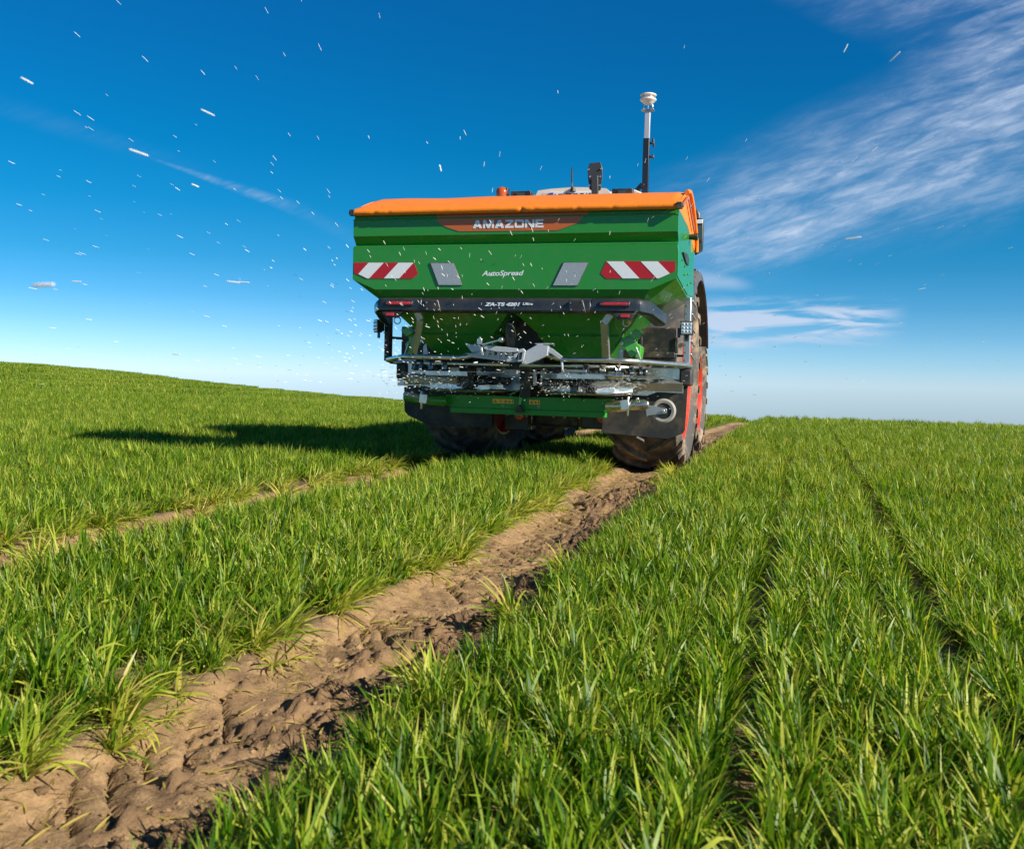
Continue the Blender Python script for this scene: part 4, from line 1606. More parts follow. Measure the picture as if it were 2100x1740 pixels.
for (x0, y0, x1, y1, n_) in ((1340, 388, 1570, 445, 4), (1742, 400, 1860, 455, 2)):
    a_, b_ = at('E', x0, y0, BY - .002), at('E', x1, y1, BY - .002)
    dz_ = -.004 * 0
    mb = MB()
    mb.prism([(a_.x, BY - .0015, a_.z), (b_.x, BY - .0015, a_.z), (b_.x, BY - .0015, b_.z), (a_.x, BY - .0015, b_.z)], (0, -.002, 0))
    st = mb.build('warning_sticker', MT['yellow'], beam)
    mb = MB()
    wdt = (b_.x - a_.x) / n_
    hh = a_.z - b_.z
    zc_ = (a_.z + b_.z) / 2
    for k in range(n_):
        cx_ = a_.x + wdt * (k + .5)
        yq = BY - .0042
        if k % 2 == 0 or (n_ == 4 and k == 1 and False):
            r_ = hh * .36
            tri = [(cx_ - r_, zc_ - r_ * .8), (cx_ + r_, zc_ - r_ * .8), (cx_, zc_ + r_ * .95)]
            tin = [(cx_ + (p_[0] - cx_) * .66, zc_ - r_ * .1 + (p_[1] - zc_ + r_ * .1) * .66) for p_ in tri]
            for i in range(3):
                j = (i + 1) % 3
                mb.prism([(tri[i][0], yq, tri[i][1]), (tri[j][0], yq, tri[j][1]), (tin[j][0], yq, tin[j][1]), (tin[i][0], yq, tin[i][1])], (0, .001, 0))
            mb.box((cx_, yq, zc_ - r_ * .12), (r_ * .5, .001, r_ * .42), Matrix.Rotation(.5, 3, 'Y'))
        elif n_ == 4 and k == 1:
            for i in range(8):
                an = i * math.pi / 4
                mb.box((cx_ + hh * .26 * math.cos(an), yq, zc_ + hh * .26 * math.sin(an)), (hh * .09, .001, hh * .14), Matrix.Rotation(-an, 3, 'Y'))
        else:
            mb.box((cx_ - wdt * .30, yq, zc_ - hh * .06), (wdt * .22, .001, hh * .34))
            mb.box((cx_ - wdt * .02, yq, zc_ - hh * .15), (wdt * .26, .001, hh * .07))
            mb.box((cx_ + wdt * .30, yq, zc_ - hh * .05), (wdt * .10, .001, hh * .5))
            mb.lathe([(0, -.0005), (hh * .09, -.0005), (hh * .09, .0005)], (cx_ + wdt * .30, yq, zc_ + hh * .27), 'y', 8)
    mb.build('pictogram', MT['ink'], st)
for px_, py_ in ((1452, 463), (1848, 478)):
    mb = MB()
    q = at('E', px_, py_, BY)
    mb.lathe([(0, -.006), (.014, -.004), (.015, 0)], q, 'y', 16)
    mb.build('cap', MT['fender_s'], beam)
mb = MB()
for px_, py_ in ((895, 500), (1062, 507)):
    mb.lathe([(0, -.01), (.009, -.008), (.010, 0)], at('E', px_, py_, BY), 'y', 8)
for px_, py_ in ((512, 552), (690, 552), (600, 400)):
    mb.lathe([(0, -.01), (.008, -.008), (.009, 0)], at('F', px_, py_, BY), 'y', 8)
build_split(mb, 'bolt', MT['iron'], beam)

# ---- swung-up castors at the ends of the beam
def castor(s):
    mb = MB()
    X_ = s * .775
    # folded fork
    mb.tube([(X_ - s * .02, .66, .635), (X_ + s * .10, .60, .640), (X_ + s * .20, .58, .648)], .05, 12, rad=[.052, .050, .040])
    mb.tube([(X_ + s * .18, .57, .652), (X_ + s * .21, .57, .654), (X_ + s * .31, .57, .662), (X_ + s * .355, .57, .664)], .04, 14, rad=[.034, .046, .046, .030])
    o = mb.build('castor', MT['green' if s < 0 else 'steel_d'], SP, bevel=.008)
    mb = MB()
    mb.box((X_ + s * .15, .545, .655), (.075, .05, .085), Matrix.Rotation(R_(-6 * s), 3, 'Y'))
    mb.tube([(X_ + s * .175, .55, .725), (X_ + s * .175, .55, .56)], .011, 8)
    mb.tube([(X_ + s * .26, .53, .70), (X_ + s * .26, .53, .72)], .014, 8)
    mb.build('swivel', MT['steel'], o, bevel=.005)
    wc = Vector((X_ + s * .47, .66, .610))
    mb = MB()
    if s > 0:
        mb.prism([wc + Vector(v_) for v_ in ((-.16, -.04, .055), (-.14, -.04, -.045), (.03, -.04, -.020), (.03, -.04, .020))], (0, .006, 0))
        mb.lathe([(0, -.012), (.014, -.010), (.016, 0)], wc + Vector((0, -.042, 0)), 'y', 12)
        ax = 'y'
    else:
        mb.box((X_ - .20, .60, .660), (.10, .05, .012))
        ax = 'x'
        wc = Vector((X_ - .27, .60, .665))
    mb.build('fork', MT['alu'], o, bevel=.002)
    if s > 0:
        rot_prof = [(.070, -.020), (.092, -.023), (.105, -.016), (.107, 0), (.105, .016), (.092, .023), (.070, .020)]
        mb = MB()
        mb.lathe(rot_prof, wc, ax, 36)
        wh = mb.build('castor_wheel', MT['hose'], o)
        mb = MB()
        mb.lathe([(0, -.018), (.02, -.020), (.03, -.012), (.082, -.012), (.088, -.020), (.088, .02), (0, .02)], wc, ax, 28)
        mb.build('hub', MT['iron'], wh)
    else:
        # seen edge-on, lying nearly flat
        mb = MB()
        o0 = len(mb.v)
        mb.lathe([(.0, -.02), (.075, -.022), (.098, -.018), (.104, 0), (.098, .018), (.075, .022), (.0, .02)], (0, 0, 0), 'y', 32)
        rm = Matrix.Rotation(R_(12), 3, 'Y') @ Matrix.Rotation(R_(74), 3, 'X')
        mb.v = [tuple(rm @ Vector(v_) + wc) for v_ in mb.v]
        mb.build('castor_wheel', MT['hose'], o)


castor(1)
castor(-1)

# ---- mud flaps
for s in (-1, 1):
    Yf = 1.16
    if s > 0:
        pl = [(.61, .72), (.61, .385), (.63, .372), (1.22, .340), (1.36, .395), (1.378, .43), (1.392, .85), (1.392, .93), (.61, .93)]
    else:
        pl = [(-.46, .72), (-.46, .375), (-1.12, .39), (-1.32, .47), (-1.36, .51), (-1.375, .85), (-1.36, .93), (-.46, .93)]
    mb = MB()
    mb.prism([(a_, Yf, b_) for a_, b_ in pl], (0, .012, 0))
    mb.build('mud_flap', MT['rubber'], SP, bevel=.003)
# white canister behind the left post, silver side box right
mb = MB()
mb.lathe([(0, .0), (.07, .01), (.085, .03), (.085, .16), (.06, .18), (0, .18)], (-1.17, 1.05, 1.16), 'z', 20)
mb.build('canister', MT['purple'], SP, angle=40)
mb = MB()
mb.box((-.05, 1.04, 1.17), (2.56, .05, .30))  # black plate added as backing, stands in for the darkness beneath the hopper
mb.box((1.10, 1.00, 1.18), (.40, .06, .32))
mb.box((-1.16, 1.00, 1.17), (.34, .06, .32))
mb.box((1.12, .96, 1.10), (.34, .03, .05))
for a_ in (.98, 1.30):
    mb.box((a_, .965, 1.19), (.03, .02, .14))
mb.build('dark_backing_frame', MT['iron'], SP, bevel=.005)

# ================================================================== tractor
TR0 = Vector((0, 2.36, 0))      # its rear axle, measured from the spreader's origin
TRC = empty('tractor', (XC, Y0 + TR0.y, 0), 'tractor with red wheel rims and a tall receiver mast, ahead of the spreader', 'tractor')


def tb(mb, name, m, parent=None, bevel=0.0, angle=35):
    return mb.build(name, m, TRC if parent is None else parent, bevel, angle, off=TR0)


def wheel(cx, cy, R, W, rimr, zc, nlug, sgn):
    """tyre with chevron lugs; the wheel part is the hub, tyre and rim hang under it"""
    mb = MB()
    mb.lathe([(0, sgn * (W * .10)), (.09, sgn * W * .10), (.13, sgn * W * .04), (.20, sgn * W * .04), (.20, -sgn * W * .1), (0, -sgn * W * .1)], (cx, cy, zc), 'x', 32)
    for k in range(10):
        a_ = k * math.pi / 5
        mb.lathe([(0, sgn * .02), (.012, sgn * .018), (.014, 0)], (cx + sgn * W * .045, cy + .165 * math.cos(a_), zc + .165 * math.sin(a_)), 'x', 6)
    hub = tb(mb, 'wheel', MT['rim'])
    mb = MB()
    h = W / 2
    Rt = R - .050
    prof = [(rimr - .01, -h * .72), (rimr + .03, -h * .84), ((rimr + Rt) / 2, -h * 1.0), (Rt - .07, -h * .98), (Rt - .015, -h * .86), (Rt, -h * .5), (Rt + .006, 0),
            (Rt, h * .5), (Rt - .015, h * .86), (Rt - .07, h * .98), ((rimr + Rt) / 2, h * 1.0), (rimr + .03, h * .84), (rimr - .01, h * .72)]
    mb.lathe(prof, (cx, cy, zc), 'x', 72)
    for side in (-1, 1):
        for k in range(nlug):
            th0 = 2 * math.pi * (k + (.5 if side > 0 else 0)) / nlug
            secs = []
            for j, (fx, lag, ri, ro, cw) in enumerate(((.02, 0, Rt - .01, R, .050), (.28, .06, Rt - .01, R, .048), (.60, .17, Rt - .012, R - .002, .052), (.90, .30, Rt - .03, R - .012, .062), (1.03, .34, Rt - .075, R - .045, .066))):
                xx = side * fx * h
                th = th0 - lag
                row = []
                for (rr, wd) in ((ri, cw * 1.25), (ro, cw)):
                    for e_ in (-1, 1):
                        t2 = th + e_ * wd / 2 / rr
                        row.append((cx + xx, cy + rr * math.cos(t2), zc + rr * math.sin(t2)))
                secs.append([row[0], row[1], row[3], row[2]])
            o0 = len(mb.v)
            for sct in secs:
                mb.v += sct
            for j in range(4):
                for q in range(4):
                    q2 = (q + 1) % 4
                    mb.face((o0 + j * 4 + q, o0 + j * 4 + q2, o0 + (j + 1) * 4 + q2, o0 + (j + 1) * 4 + q))
            mb.face([o0 + q for q in range(4)])
            mb.face([o0 + 16 + q for q in range(4)])
    tb(mb, 'tyre', MT['tyre'], hub, angle=40)
    mb = MB()
    w2 = h * .78
    mb.lathe([(rimr + .015, sgn * w2), (rimr + .012, sgn * (w2 + .012)), (rimr - .008, sgn * (w2 + .012)), (rimr - .03, sgn * w2 * .86), (rimr - .05, sgn * w2 * .55), (rimr - .09, sgn * w2 * .30), (.30, sgn * w2 * .05), (.19, sgn * w2 * .10),
              (.19, -sgn * .05), (rimr - .06, -sgn * w2 * .6), (rimr - .01, -sgn * w2), (rimr + .015, -sgn * w2)], (cx, cy, zc), 'x', 64)
    tb(mb, 'rim', MT['rim'], hub, angle=30)
    return hub


RW, FW = .68, .56
wheel(.945, 2.36, 1.00, RW, .68, .945, 21, 1)
wheel(-.945, 2.36, 1.00, RW, .68, .945, 21, -1)
wheel(.86, 5.16, .76, FW, .52, .72, 19, 1)
wheel(-.86, 5.16, .76, FW, .52, .72, 19, -1)


def fender(cx, cy, zc, r, w0, w1, a0, a1, m, nm, thick=.03):
    mb = MB()
    n = 26
    P_ = []
    for k in range(n + 1):
        a_ = R_(a0 + (a1 - a0) * k / n)
        ring = []
        for (xx, rr) in ((w0, r - .10), (w0 + .015, r - .02), (w0 + .06, r), (w1 - .06, r), (w1 - .015, r - .02), (w1, r - .10), (w1 - .02, r - .10), (w1 - .035, r - .04), (w0 + .035, r - .04), (w0 + .02, r - .10)):
            ring.append((cx + xx, cy + rr * math.cos(a_), zc + rr * math.sin(a_)))
        P_.append(ring)
    o0 = len(mb.v)
    m_ = len(P_[0])
    for r_ in P_:
        mb.v += r_
    for k in range(n):
        for q in range(m_):
            q2 = (q + 1) % m_
            mb.face((o0 + k * m_ + q, o0 + k * m_ + q2, o0 + (k + 1) * m_ + q2, o0 + (k + 1) * m_ + q))
    mb.face([o0 + q for q in range(m_)])
    mb.face([o0 + n * m_ + q for q in range(m_)])
    return tb(mb, nm, m, None, angle=35)


for s in (-1, 1):
    fender(s * .945, 2.40, .90, 1.10, -.38, .42, 20, 155, MT['fender'], 'rear_fender')
    fender(s * .86, 5.16, .66, .83, -.28, .29, 25, 175, MT['fender'], 'front_fender')

# chassis, hitch and underside
mb = MB()
mb.box((0, 3.2, .80), (.62, 3.2, .42))
mb.box((0, 2.36, .93), (1.7, .34, .30))
mb.box((0, 5.16, .72), (1.5, .20, .16))
mb.box((0, 1.98, .80), (.60, .30, .60))
mb.box((.10, 2.05, .50), (.70, .55, .22))
mb.box((0, 1.80, .47), (.50, .10, .14))
for s in (-1, 1):
    mb.bar((s * .42, 2.2, .52), (s * .44, 1.22, .60), .06, .10)
    mb.tube([(s * .44, 1.4, .60), (s * .40, 1.9, 1.05)], .04, 10)
mb.bar((0, 2.0, 1.05), (0, 1.15, 1.18), .06, .06)
mb.tube([(-.10, 1.9, .75), (-.08, 1.2, .80)], .06, 14)
tb(mb, 'chassis', MT['iron'], bevel=.01)
mb = MB()
for x_, ph in ((-.22, 0), (.05, 1), (.16, 2), (.30, 3)):
    mb.tube([(x_, 1.80, .78), (x_ + .02, 1.55, .58 - .02 * ph), (x_ + .05, 1.35, .50), (x_ + .10, 1.20, .62)], .014, 8)
build_split(mb, 'hydraulic_hose', MT['hose'], TRC, off=TR0)
mb = MB()
for x_ in (-.26, .56):
    mb.lathe([(0, -.02), (.045, -.018), (.055, 0), (.055, .03)], (x_, 1.42, .50), 'y', 16)
build_split(mb, 'cap', MT['redlens'], TRC, off=TR0)
mb = MB()
mb.box((.52, 1.60, .47), (.34, .30, .16))
mb.box((-.30, 1.60, .44), (.24, .30, .18))
build_split(mb, 'battery_box', MT['black'], TRC, .01, off=TR0)
# engine hood and cab
mb = MB()
hp = [(3.55, 1.0), (6.2, .95), (6.42, 1.2), (6.35, 1.75), (5.9, 1.92), (3.55, 2.02)]
mb.prism([(-.42, a_, b_) for a_, b_ in hp], (.84, 0, 0))
tb(mb, 'hood', MT['green'], bevel=.05)
mb = MB()
mb.box((0, 6.48, .80), (.9, .30, .45))
tb(mb, 'front_weight', MT['iron'], bevel=.02)
mb = MB()
cabf = [(1.95, 1.25), (3.75, 1.10), (3.90, 1.6), (3.55, 2.62), (2.05, 2.62), (1.85, 1.9)]
for s in (-1, 1):
    for i in range(len(cabf)):
        j = (i + 1) % len(cabf)
        mb.bar((s * .78, *cabf[i]), (s * .78, *cabf[j]), .06, .06, up=(1, 0, 0))
for a_, b_ in cabf:
    mb.bar((-.78, a_, b_), (.78, a_, b_), .06, .06)
mb.box((0, 2.8, 1.15), (1.5, 1.7, .12))
cab = tb(mb, 'cab', MT['fender'], bevel=.01)
mb = MB()
for i in range(len(cabf)):
    j = (i + 1) % len(cabf)
    if i == 0:
        continue
    mb.prism([(-.75, *cabf[i]), (.75, *cabf[i]), (.75, *cabf[j]), (-.75, *cabf[j])], (0, .006, .001))
for s in (-1, 1):
    mb.prism([(s * .765, a_, b_) for a_, b_ in cabf], (s * .005, 0, 0))
tb(mb, 'window', MT['glass'], cab)
# roof: rear panel shape from the photograph at the cab's rear edge
yr = 2.02
RZ = at('B', 500, 152, yr).z
mb = MB()
prR = [at('B', 68, 262, yr), at('B', 90, 222, yr), at('B', 105, 190, yr), at('B', 250, 170, yr), at('B', 500, 152, yr), at('B', 700, 155, yr), at('B', 862, 166, yr), at('B', 900, 212, yr), at('B', 925, 262, yr)]
low = [Vector((prR[-1].x + .02, yr, RZ - .30)), Vector((prR[0].x - .02, yr, RZ - .30))]
mb.prism(prR + low, (0, 1.52, 0))
roof = tb(mb, 'cab_roof', MT['roof'])
mb = MB()
mb.box((.02, yr + .85, RZ - .20), (1.66, 1.60, .10))
tb(mb, 'roof_skirt', MT['roof'], roof, bevel=.02)
mb = MB()
c0_ = [at('B', 145, 245, yr - .004), at('B', 165, 215, yr - .004), at('B', 440, 205, yr - .004), at('B', 640, 203, yr - .004), at('B', 760, 212, yr - .004), at('B', 800, 250, yr - .004), at('B', 800, 300, yr - .004), at('B', 145, 300, yr - .004)]
mb.prism(c0_, (0, .003, 0))
tb(mb, 'recess_panel', MT['plate'], roof)
# number plate
mb = MB()
pa, pb_ = at('B', 232, 205, yr - .012), at('B', 712, 205, yr - .012)
pb_.z = pa.z = (pa.z + pb_.z) / 2
mb.box(((pa.x + pb_.x) / 2, yr - .010, pa.z - .055), (pb_.x - pa.x, .008, .11))
np_ = tb(mb, 'number_plate', MT['white'], bevel=.002)
mb = MB()
mb.box((pa.x + .022, yr - .015, pa.z - .055), (.040, .003, .104))
tb(mb, 'plate_band', MT['blue'], np_)
lt_ = text('VB  RT 740', Vector((pa.x + .055, yr - .0145, pa.z - .095)), Vector((pb_.x - .012, yr - .0145, pa.z - .095)), .080, np_, 'lettering', MT['ink'], bold=.02, shear=0)
lt_.location = -TR0
mb = MB()
q = at('B', 424, 232, yr - .016)
mb.lathe([(0, -.002), (.017, -.001), (.018, .001)], q, 'y', 16)
tb(mb, 'seal', MT['orange_p'], np_)
mb = MB()
mb.lathe([(0, .05), (.02, .045), (.03, 0)], at('B', 490, 190, yr - .02) - Vector((0, 0, .01)), 'z', 12)
tb(mb, 'camera', MT['iron'], roof)
# roof-edge black lamps
for cr, x0, x1, y0 in (('A', 1815, 2035, 200), ('B', 925, 1150, 172)):
    a_, b_ = at(cr, x0, y0, yr - .10), at(cr, x1, y0, yr - .10)
    mb = MB()
    mb.box(((a_.x + b_.x) / 2, yr - .05, a_.z - .035), (b_.x - a_.x, .12, .07))
    for e_ in (.14, .86):
        mb.lathe([(0, .012), (.008, .010), (.010, 0)], (a_.x + (b_.x - a_.x) * e_, yr - .08, a_.z), 'z', 8)
    wl_ = tb(mb, 'work_light', MT['black'], bevel=.012)
    mb = MB()
    mb.box(((a_.x + b_.x) / 2, yr - .115, a_.z - .038), ((b_.x - a_.x) * .4, .008, .04))
    tb(mb, 'lens', MT['glass'], wl_)
for s, cr, pl in ((-1, 'B', [(-75, 250), (-60, 195), (-20, 195), (60, 232), (60, 260)]), (1, 'B', [(880, 250), (880, 205), (1000, 175), (1180, 180), (1260, 215), (1260, 260)])):
    mb = MB()
    mb.prism(ats(cr, pl, yr + .03), (0, .25, 0))
    tb(mb, 'roof_corner', MT['roof'], bevel=.01)
# amber beacon
mb = MB()
c_ = at('A', 1715, 212, 1.95)
mb.lathe([(0, .055), (.03, .052), (.052, .038), (.062, .008), (.062, -.05), (.058, -.06), (0, -.06)], c_, 'z', 24)
bc = tb(mb, 'beacon', MT['amber'], angle=40)
mb = MB()
mb.lathe([(0, .0), (.028, -.002), (.030, -.05)], c_ + Vector((.01, .0, -.01)), 'z', 14)
mb.box(c_ + Vector((.055, .02, -.01)), (.022, .09, .11))
mb.tube([c_ + Vector((0, 0, -.06)), c_ + Vector((.02, 0, -.16))], .03, 12)
mb.bar(c_ + Vector((0, .0, -.15)), c_ + Vector((.35, .05, -.16)), .04, .03)
tb(mb, 'beacon_base', MT['black'], bc, bevel=.004)
# thin radio aerial
mb = MB()
mb.tube([at('B', 478, 235, 2.6), at('B', 480, 0, 2.6), at('B', 480, -70, 2.6)], .006, 8, rad=[.010, .009, .006])
tb(mb, 'aerial', MT['iron'])
# receiver mast
ym = 2.25
mb = MB()
ps = [at('B', 1290, 235, ym), at('B', 1296, 0, ym)]
def src(x, y, yl):
    return at('A', (x - 840) * 4.5652, (y - 420) * 4.5652, yl)
def cg(px, py, yl):      # the close view of the mast
    return src(1400 + px / 5.4382, 200 + py / 5.4382, yl)
m0, m1, m2 = cg(882, 1480, ym), cg(905, 740, ym), cg(920, 372, ym)
mb.bar(m0, m1, .062, .062, up=(0, 1, 0))
mast = tb(mb, 'receiver_mast', MT['navy'], bevel=.004)
mb = MB()
mb.bar(m1 - Vector((0, 0, .03)), m2, .052, .052, up=(0, 1, 0))
tb(mb, 'upper_tube', MT['galv'], mast, bevel=.003)
mb = MB()
mb.bar(cg(850, 1340, ym - .04), cg(735, 1470, ym - .04), .05, .02, up=(0, 1, 0))
mb.lathe([(0, -.02), (.020, -.018), (.022, 0)], cg(848, 1352, ym - .05), 'y', 12)
tb(mb, 'mast_strut', MT['navy'], mast, bevel=.003)
mb = MB()
for (a_, b_) in ((940, 800), (935, 980)):
    q = cg(a_, b_, ym)
    mb.tube([q, q + Vector((.04, 0, 0))], .014, 8)
    mb.bar(q + Vector((.035, 0, .045 if b_ < 900 else .02)), q + Vector((.045, 0, -.045 if b_ < 900 else -.02)), .02, .02)
tb(mb, 'clamp_knob', MT['black'], mast, bevel=.004)
mb = MB()
q = m2.copy()
mb.box(q + Vector((0, 0, .005)), (.130, .08, .010))
for e_ in (-1, 1):
    mb.tube([q + Vector((e_ * .04, 0, .01)), q + Vector((e_ * .048, 0, .04)), q + Vector((e_ * .036, 0, .068))], .007, 8)
mb.tube([q + Vector((0, 0, .01)), q + Vector((0, 0, .07))], .008, 8, rad=[.005, .011])
tb(mb, 'receiver_bracket', MT['steel_d'], mast, bevel=.002)
mb = MB()
rx = q + Vector((0, 0, .066))
mb.lathe([(a_ * .69, b_ * .72) for a_, b_ in [(0, 0), (.062, .0), (.075, .012), (.118, .050), (.121, .062), (.112, .070), (.085, .072), (.085, .105), (.112, .110), (.121, .118), (.118, .128), (.085, .142), (.04, .150), (0, .152)]], rx, 'z', 36)
rc = tb(mb, 'receiver', MT['gps'], mast, angle=30)
mb = MB()
for k in range(8):
    a_ = k * math.pi / 4 + .3
    mb.lathe([(0, .022), (.005, .022), (.005, 0)], rx + Vector((.070 * math.cos(a_), .070 * math.sin(a_), .054)), 'z', 8)
build_split(mb, 'screw', MT['steel_d'], rc, off=TR0)
# bolted plate on a post
yq = 1.55
mb = MB()
mb.prism([cg(a_, b_, yq) for a_, b_ in ((150, 1062), (292, 1046), (322, 1135), (318, 1260), (298, 1415), (262, 1428), (188, 1428), (148, 1405), (128, 1250), (124, 1140))], (0, .008, 0))
pl_ = mb.build('lid_arm_plate', MT['slate'], SP, bevel=.003)
mb = MB()
mb.bar(cg(222, 1228, yq - .03), cg(222, 1560, yq - .03), .066 * .95, .04, up=(0, 1, 0))
mb.bar(cg(222, 1540, yq - .03), cg(222, 1560, yq - .03) + Vector((0, -.35, -.45)), .06, .04)
mb.build('post', MT['slate'], pl_, bevel=.003)
mb = MB()
for a_, b_ in ((137, 1145), (303, 1135), (155, 1240), (288, 1238), (153, 1352), (284, 1356)):
    mb.lathe([(0, -.012), (.009, -.010), (.012, 0)], cg(a_, b_, yq), 'y', 10)
build_split(mb, 'bolt', MT['steel'], pl_)
# side mirror
mb = MB()
ymr = 3.65
mr = [at('B', a_, b_, ymr) for a_, b_ in ((1838, 505), (1850, 495), (1915, 492), (1936, 510), (1928, 740), (1922, 850), (1836, 902), (1828, 700))]
mb.prism(mr, (0, .07, 0))
mir_ = tb(mb, 'side_mirror', MT['black'], bevel=.012)
mb = MB()
for pl in (((1850, 580), (1924, 572), (1918, 735), (1842, 745)), ((1842, 785), (1914, 772), (1908, 842), (1840, 880))):
    mb.prism([at('B', a_, b_, ymr - .004) for a_, b_ in pl], (0, .003, 0))
tb(mb, 'mirror_glass', MT['mirror'], mir_)
mb = MB()
mb.prism([at('B', a_, b_, ymr - .01) for a_, b_ in ((1842, 508), (1928, 508), (1926, 552), (1845, 556))], (0, .008, 0))
tb(mb, 'mirror_cap', MT['white'], mir_, bevel=.003)
mb = MB()
mb.tube([at('B', 1700, 425, ymr), at('B', 1830, 412, ymr), at('B', 1862, 425, ymr), at('B', 1875, 455, ymr), at('B', 1876, 500, ymr)], .028, 10)
tb(mb, 'mirror_arm', MT['fender'], mir_, angle=60)
mb = MB()
q = at('B', 1832, 1130, 3.2)
mb.box(q, (.07, .10, .14))
mb.bar(q, q + Vector((-.35, 0, 0)), .04, .04)
tb(mb, 'side_lamp', MT['black'], bevel=.012)

# ================================================================== flying granules
pellets = []
fwd = CF


def cam_uv(p):
    d = p - Vector((0, 0, CAM_H))
    z = d.dot(CF)
    if z < .4:
        return None
    return d.dot(CR) / z, -d.dot(CD) / z, z


rp = random.Random(5)
DISC = [Vector((XC - .56, Y0 + .60, .80)), Vector((XC + .56, Y0 + .60, .80))]
cand = []
tries = 0
while len(cand) < 640 and tries < 200000:
    tries += 1
    zone = rp.random()
    src_ = DISC[0] if rp.random() < .6 else DISC[1]
    if zone < .28:      # thrown out high to the left and over the camera
        az = rp.uniform(160, 275)
        el = min(75, abs(rp.gauss(6, 26)))
        dist = rp.uniform(1.2, 8.0)
        if src_ is DISC[1]:
            continue
    elif zone < .36:    # to the right, sparser and lower
        az = rp.uniform(-70, 12)
        el = rp.uniform(2, 40)
        dist = rp.uniform(1.5, 8)
        src_ = DISC[1]
    else:               # close behind the discs
        az = rp.uniform(215, 340)
        el = min(75, abs(rp.gauss(14, 26)))
        dist = .25 + abs(rp.gauss(0, .85))
    a_ = R_(az)
    e_ = R_(el)
    d_ = Vector((math.cos(a_) * math.cos(e_), math.sin(a_) * math.cos(e_), math.sin(e_)))
    pos = src_ + d_ * dist
    drop = -.5 * 9.8 * (dist / 28) ** 2
    pos.z += drop
    d_ = (d_ + Vector((0, 0, -9.8 * dist / 28 / 28))).normalized()
    if pos.y > Y0 - .12 and pos.x > XC - 1.5 and pos.x < XC + 1.5 and pos.z > .75:
        continue
    if pos.z < .35:
        continue
    q = cam_uv(pos)
    if q is None or abs(q[0]) > .50 or abs(q[1]) > .415:
        continue
    if q[2] < 1.6 and rp.random() < .6:
        continue
    L_ = min(rp.uniform(.016, .040) * (1 + dist * .12), .080)
    cand.append((pos, d_, L_, rp.uniform(.0010, .0017) * (1.3 if zone > .36 else .82), q[2], zone))
# a few that pass close to the lens
for (pp, dd_, L_, r_) in (((-.72, .84, .94), (-1, .25, .0), .030, .0030), ((-1.08, 1.48, 1.22), (-1, -.2, .33), .032, .0027), ((-1.2, 1.87, 1.39), (-1, -.3, .45), .028, .0024),
                          ((-1.41, 1.6, 1.39), (-1, -.1, .50), .026, .0026), ((-1.3, 2.14, 1.07), (-1, -.2, .10), .030, .0024), ((-1.51, 2.3, 1.33), (-1, -.3, .42), .018, .0030), ((.08, 2.12, 1.15), (1, -.3, .10), .028, .0024),
                          ((.19, 2.8, 1.7), (.8, -.3, .7), .03, .0024), ((-1.05, 2.85, 1.47), (-.2, -.3, 1), .018, .0028), ((.08, 3.19, 1.85), (.5, -.3, 1), .022, .0024), ((-1.54, 2.27, .90), (-1, .1, 0), .022, .0022),
                          ((-1.7, 2.86, 1.14), (-1, -.1, .06), .034, .0026), ((-1.72, 2.12, 1.07), (-1, 0, .04), .026, .0022), ((-2.15, 6.6, .96), (-1, -.4, -.2), .026, .0060), ((-2.55, 7.2, .90), (-.1, -1, .0), .02, .0050)):
    cand.append((Vector(pp), Vector(dd_).normalized(), L_ * 1.15, r_ * (.62 if pp[1] < 5 else .8), 2.0, 0))
cand.sort(key=lambda c: -(c[2] / c[4]))


def pellet_verts(L_, r_):
    mb = MB()
    n = 6
    mb.lathe([(0, -L_ / 2), (r_ * .75, -L_ / 2 + r_ * .4), (r_, -L_ / 2 + r_), (r_ * 1.06, L_ * .1), (r_, L_ / 2 - r_), (r_ * .7, L_ / 2 - r_ * .35), (0, L_ / 2)], (0, 0, 0), 'z', n)
    return mb


base = pellet_verts(.020, .0026)
pmesh = None
lab = {'sky': ('pale fertiliser granule flying through the air left of the spreader against the sky', 'granules flying left of the spreader'),
       'right': ('pale fertiliser granule flying through the air right of the spreader', 'granules flying right of the spreader'),
       'rear': ('pale fertiliser granule flying just behind the green spreader', 'granules flying behind the spreader')}
for i, (pos, d_, L_, r_, dd, zone) in enumerate(cand[:290]):
    if pmesh is None:
        o = base.build('fertiliser_granule', MT['pellet'])
        pmesh = o.data
    else:
        o = bpy.data.objects.new('fertiliser_granule', pmesh)
        COL.objects.link(o)
    o.location = pos
    o.rotation_mode = 'QUATERNION'
    o.rotation_quaternion = d_.to_track_quat('Z', 'Y')
    o.scale = (r_ / .0026, r_ / .0026, L_ / .020)
    u_ = cam_uv(pos)[0] * 2096 + 1050
    k = 'sky' if u_ < 725 else ('right' if u_ > 1430 else 'rear')
    o['label'], o['group'] = lab[k]
    o['category'] = 'granule'
mb = MB()
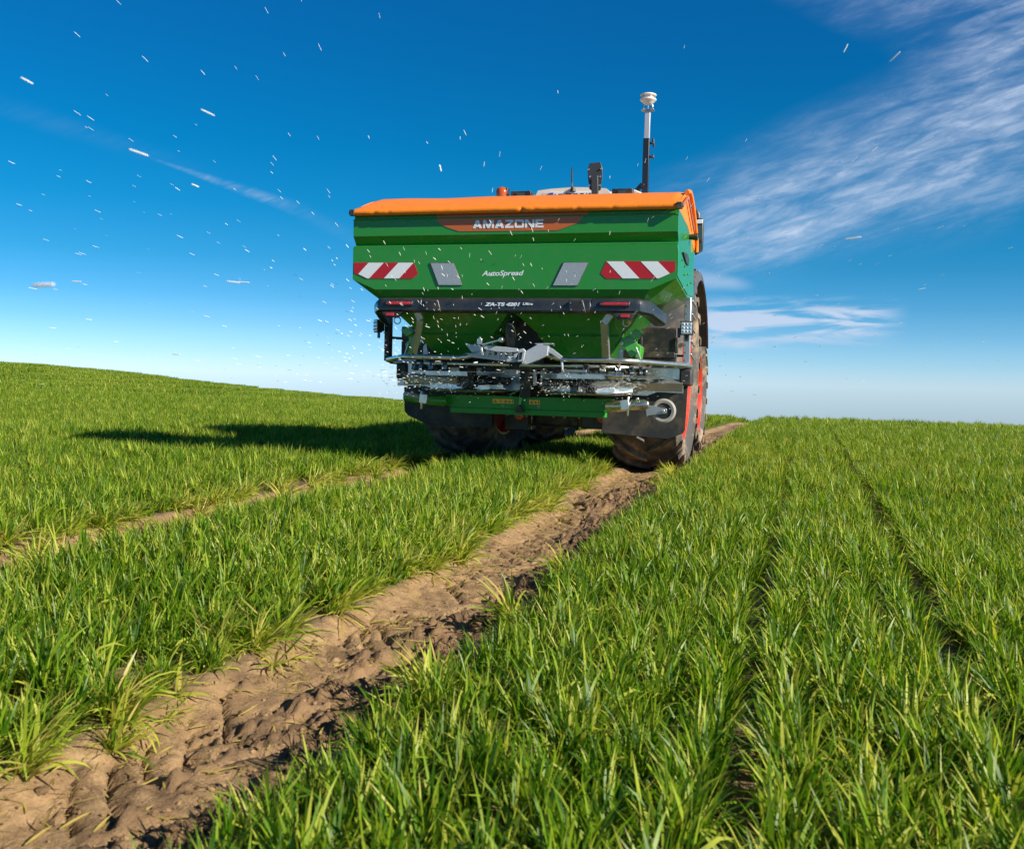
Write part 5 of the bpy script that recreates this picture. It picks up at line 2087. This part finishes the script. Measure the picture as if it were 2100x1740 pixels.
for (pos, d_, L_, r_, dd, zone) in cand[290:]:
    m_ = d_.to_track_quat('Z', 'Y').to_matrix()
    o0 = len(mb.v)
    for v_ in base.v:
        mb.v.append(tuple(m_ @ Vector((v_[0] * r_ / .0026, v_[1] * r_ / .0026, v_[2] * L_ / .020)) + pos))
    for f_ in base.f:
        mb.face([o0 + k for k in f_])
# dense fan leaving the discs
for k in range(1000):
    s_ = DISC[0] if rp.random() < .6 else DISC[1]
    a_ = R_(rp.uniform(180, 360))
    if s_ is DISC[0] and rp.random() < .5:
        a_ = R_(rp.uniform(200, 300))
    e_ = R_(rp.gauss(2, 7))
    d_ = Vector((math.cos(a_) * math.cos(e_), math.sin(a_) * math.cos(e_), math.sin(e_)))
    pos = s_ + d_ * (.16 + abs(rp.gauss(0, .30)))
    m_ = d_.to_track_quat('Z', 'Y').to_matrix()
    L_ = rp.uniform(.006, .026)
    r_ = rp.uniform(.0010, .0018)
    o0 = len(mb.v)
    for v_ in base.v:
        mb.v.append(tuple(m_ @ Vector((v_[0] * r_ / .0026, v_[1] * r_ / .0026, v_[2] * L_ / .020)) + pos))
    for f_ in base.f:
        mb.face([o0 + k2 for k2 in f_])
# the two jets that leave the rims of the discs
for k in range(760):
    sd_ = -1 if k % 2 else 1
    a_ = R_(rp.gauss(200, 14)) if sd_ < 0 else R_(rp.gauss(-12, 16))
    e_ = R_(rp.gauss(3, 5))
    d_ = Vector((math.cos(a_) * math.cos(e_), math.sin(a_) * math.cos(e_), math.sin(e_)))
    pos = DISC[0 if sd_ < 0 else 1] + Vector((0, -.12, .02)) + d_ * (.10 + abs(rp.gauss(0, .22)))
    m_ = d_.to_track_quat('Z', 'Y').to_matrix()
    L_ = rp.uniform(.012, .04)
    r_ = rp.uniform(.0008, .0014)
    o0 = len(mb.v)
    for v_ in base.v:
        mb.v.append(tuple(m_ @ Vector((v_[0] * r_ / .0026, v_[1] * r_ / .0026, v_[2] * L_ / .020)) + pos))
    for f_ in base.f:
        mb.face([o0 + k2 for k2 in f_])
o = mb.build('fertiliser_spray', MT['pellet'])
o['kind'] = 'stuff'
o['label'] = 'fine spray of pale fertiliser granules leaving the spinning discs'
o['category'] = 'granules'
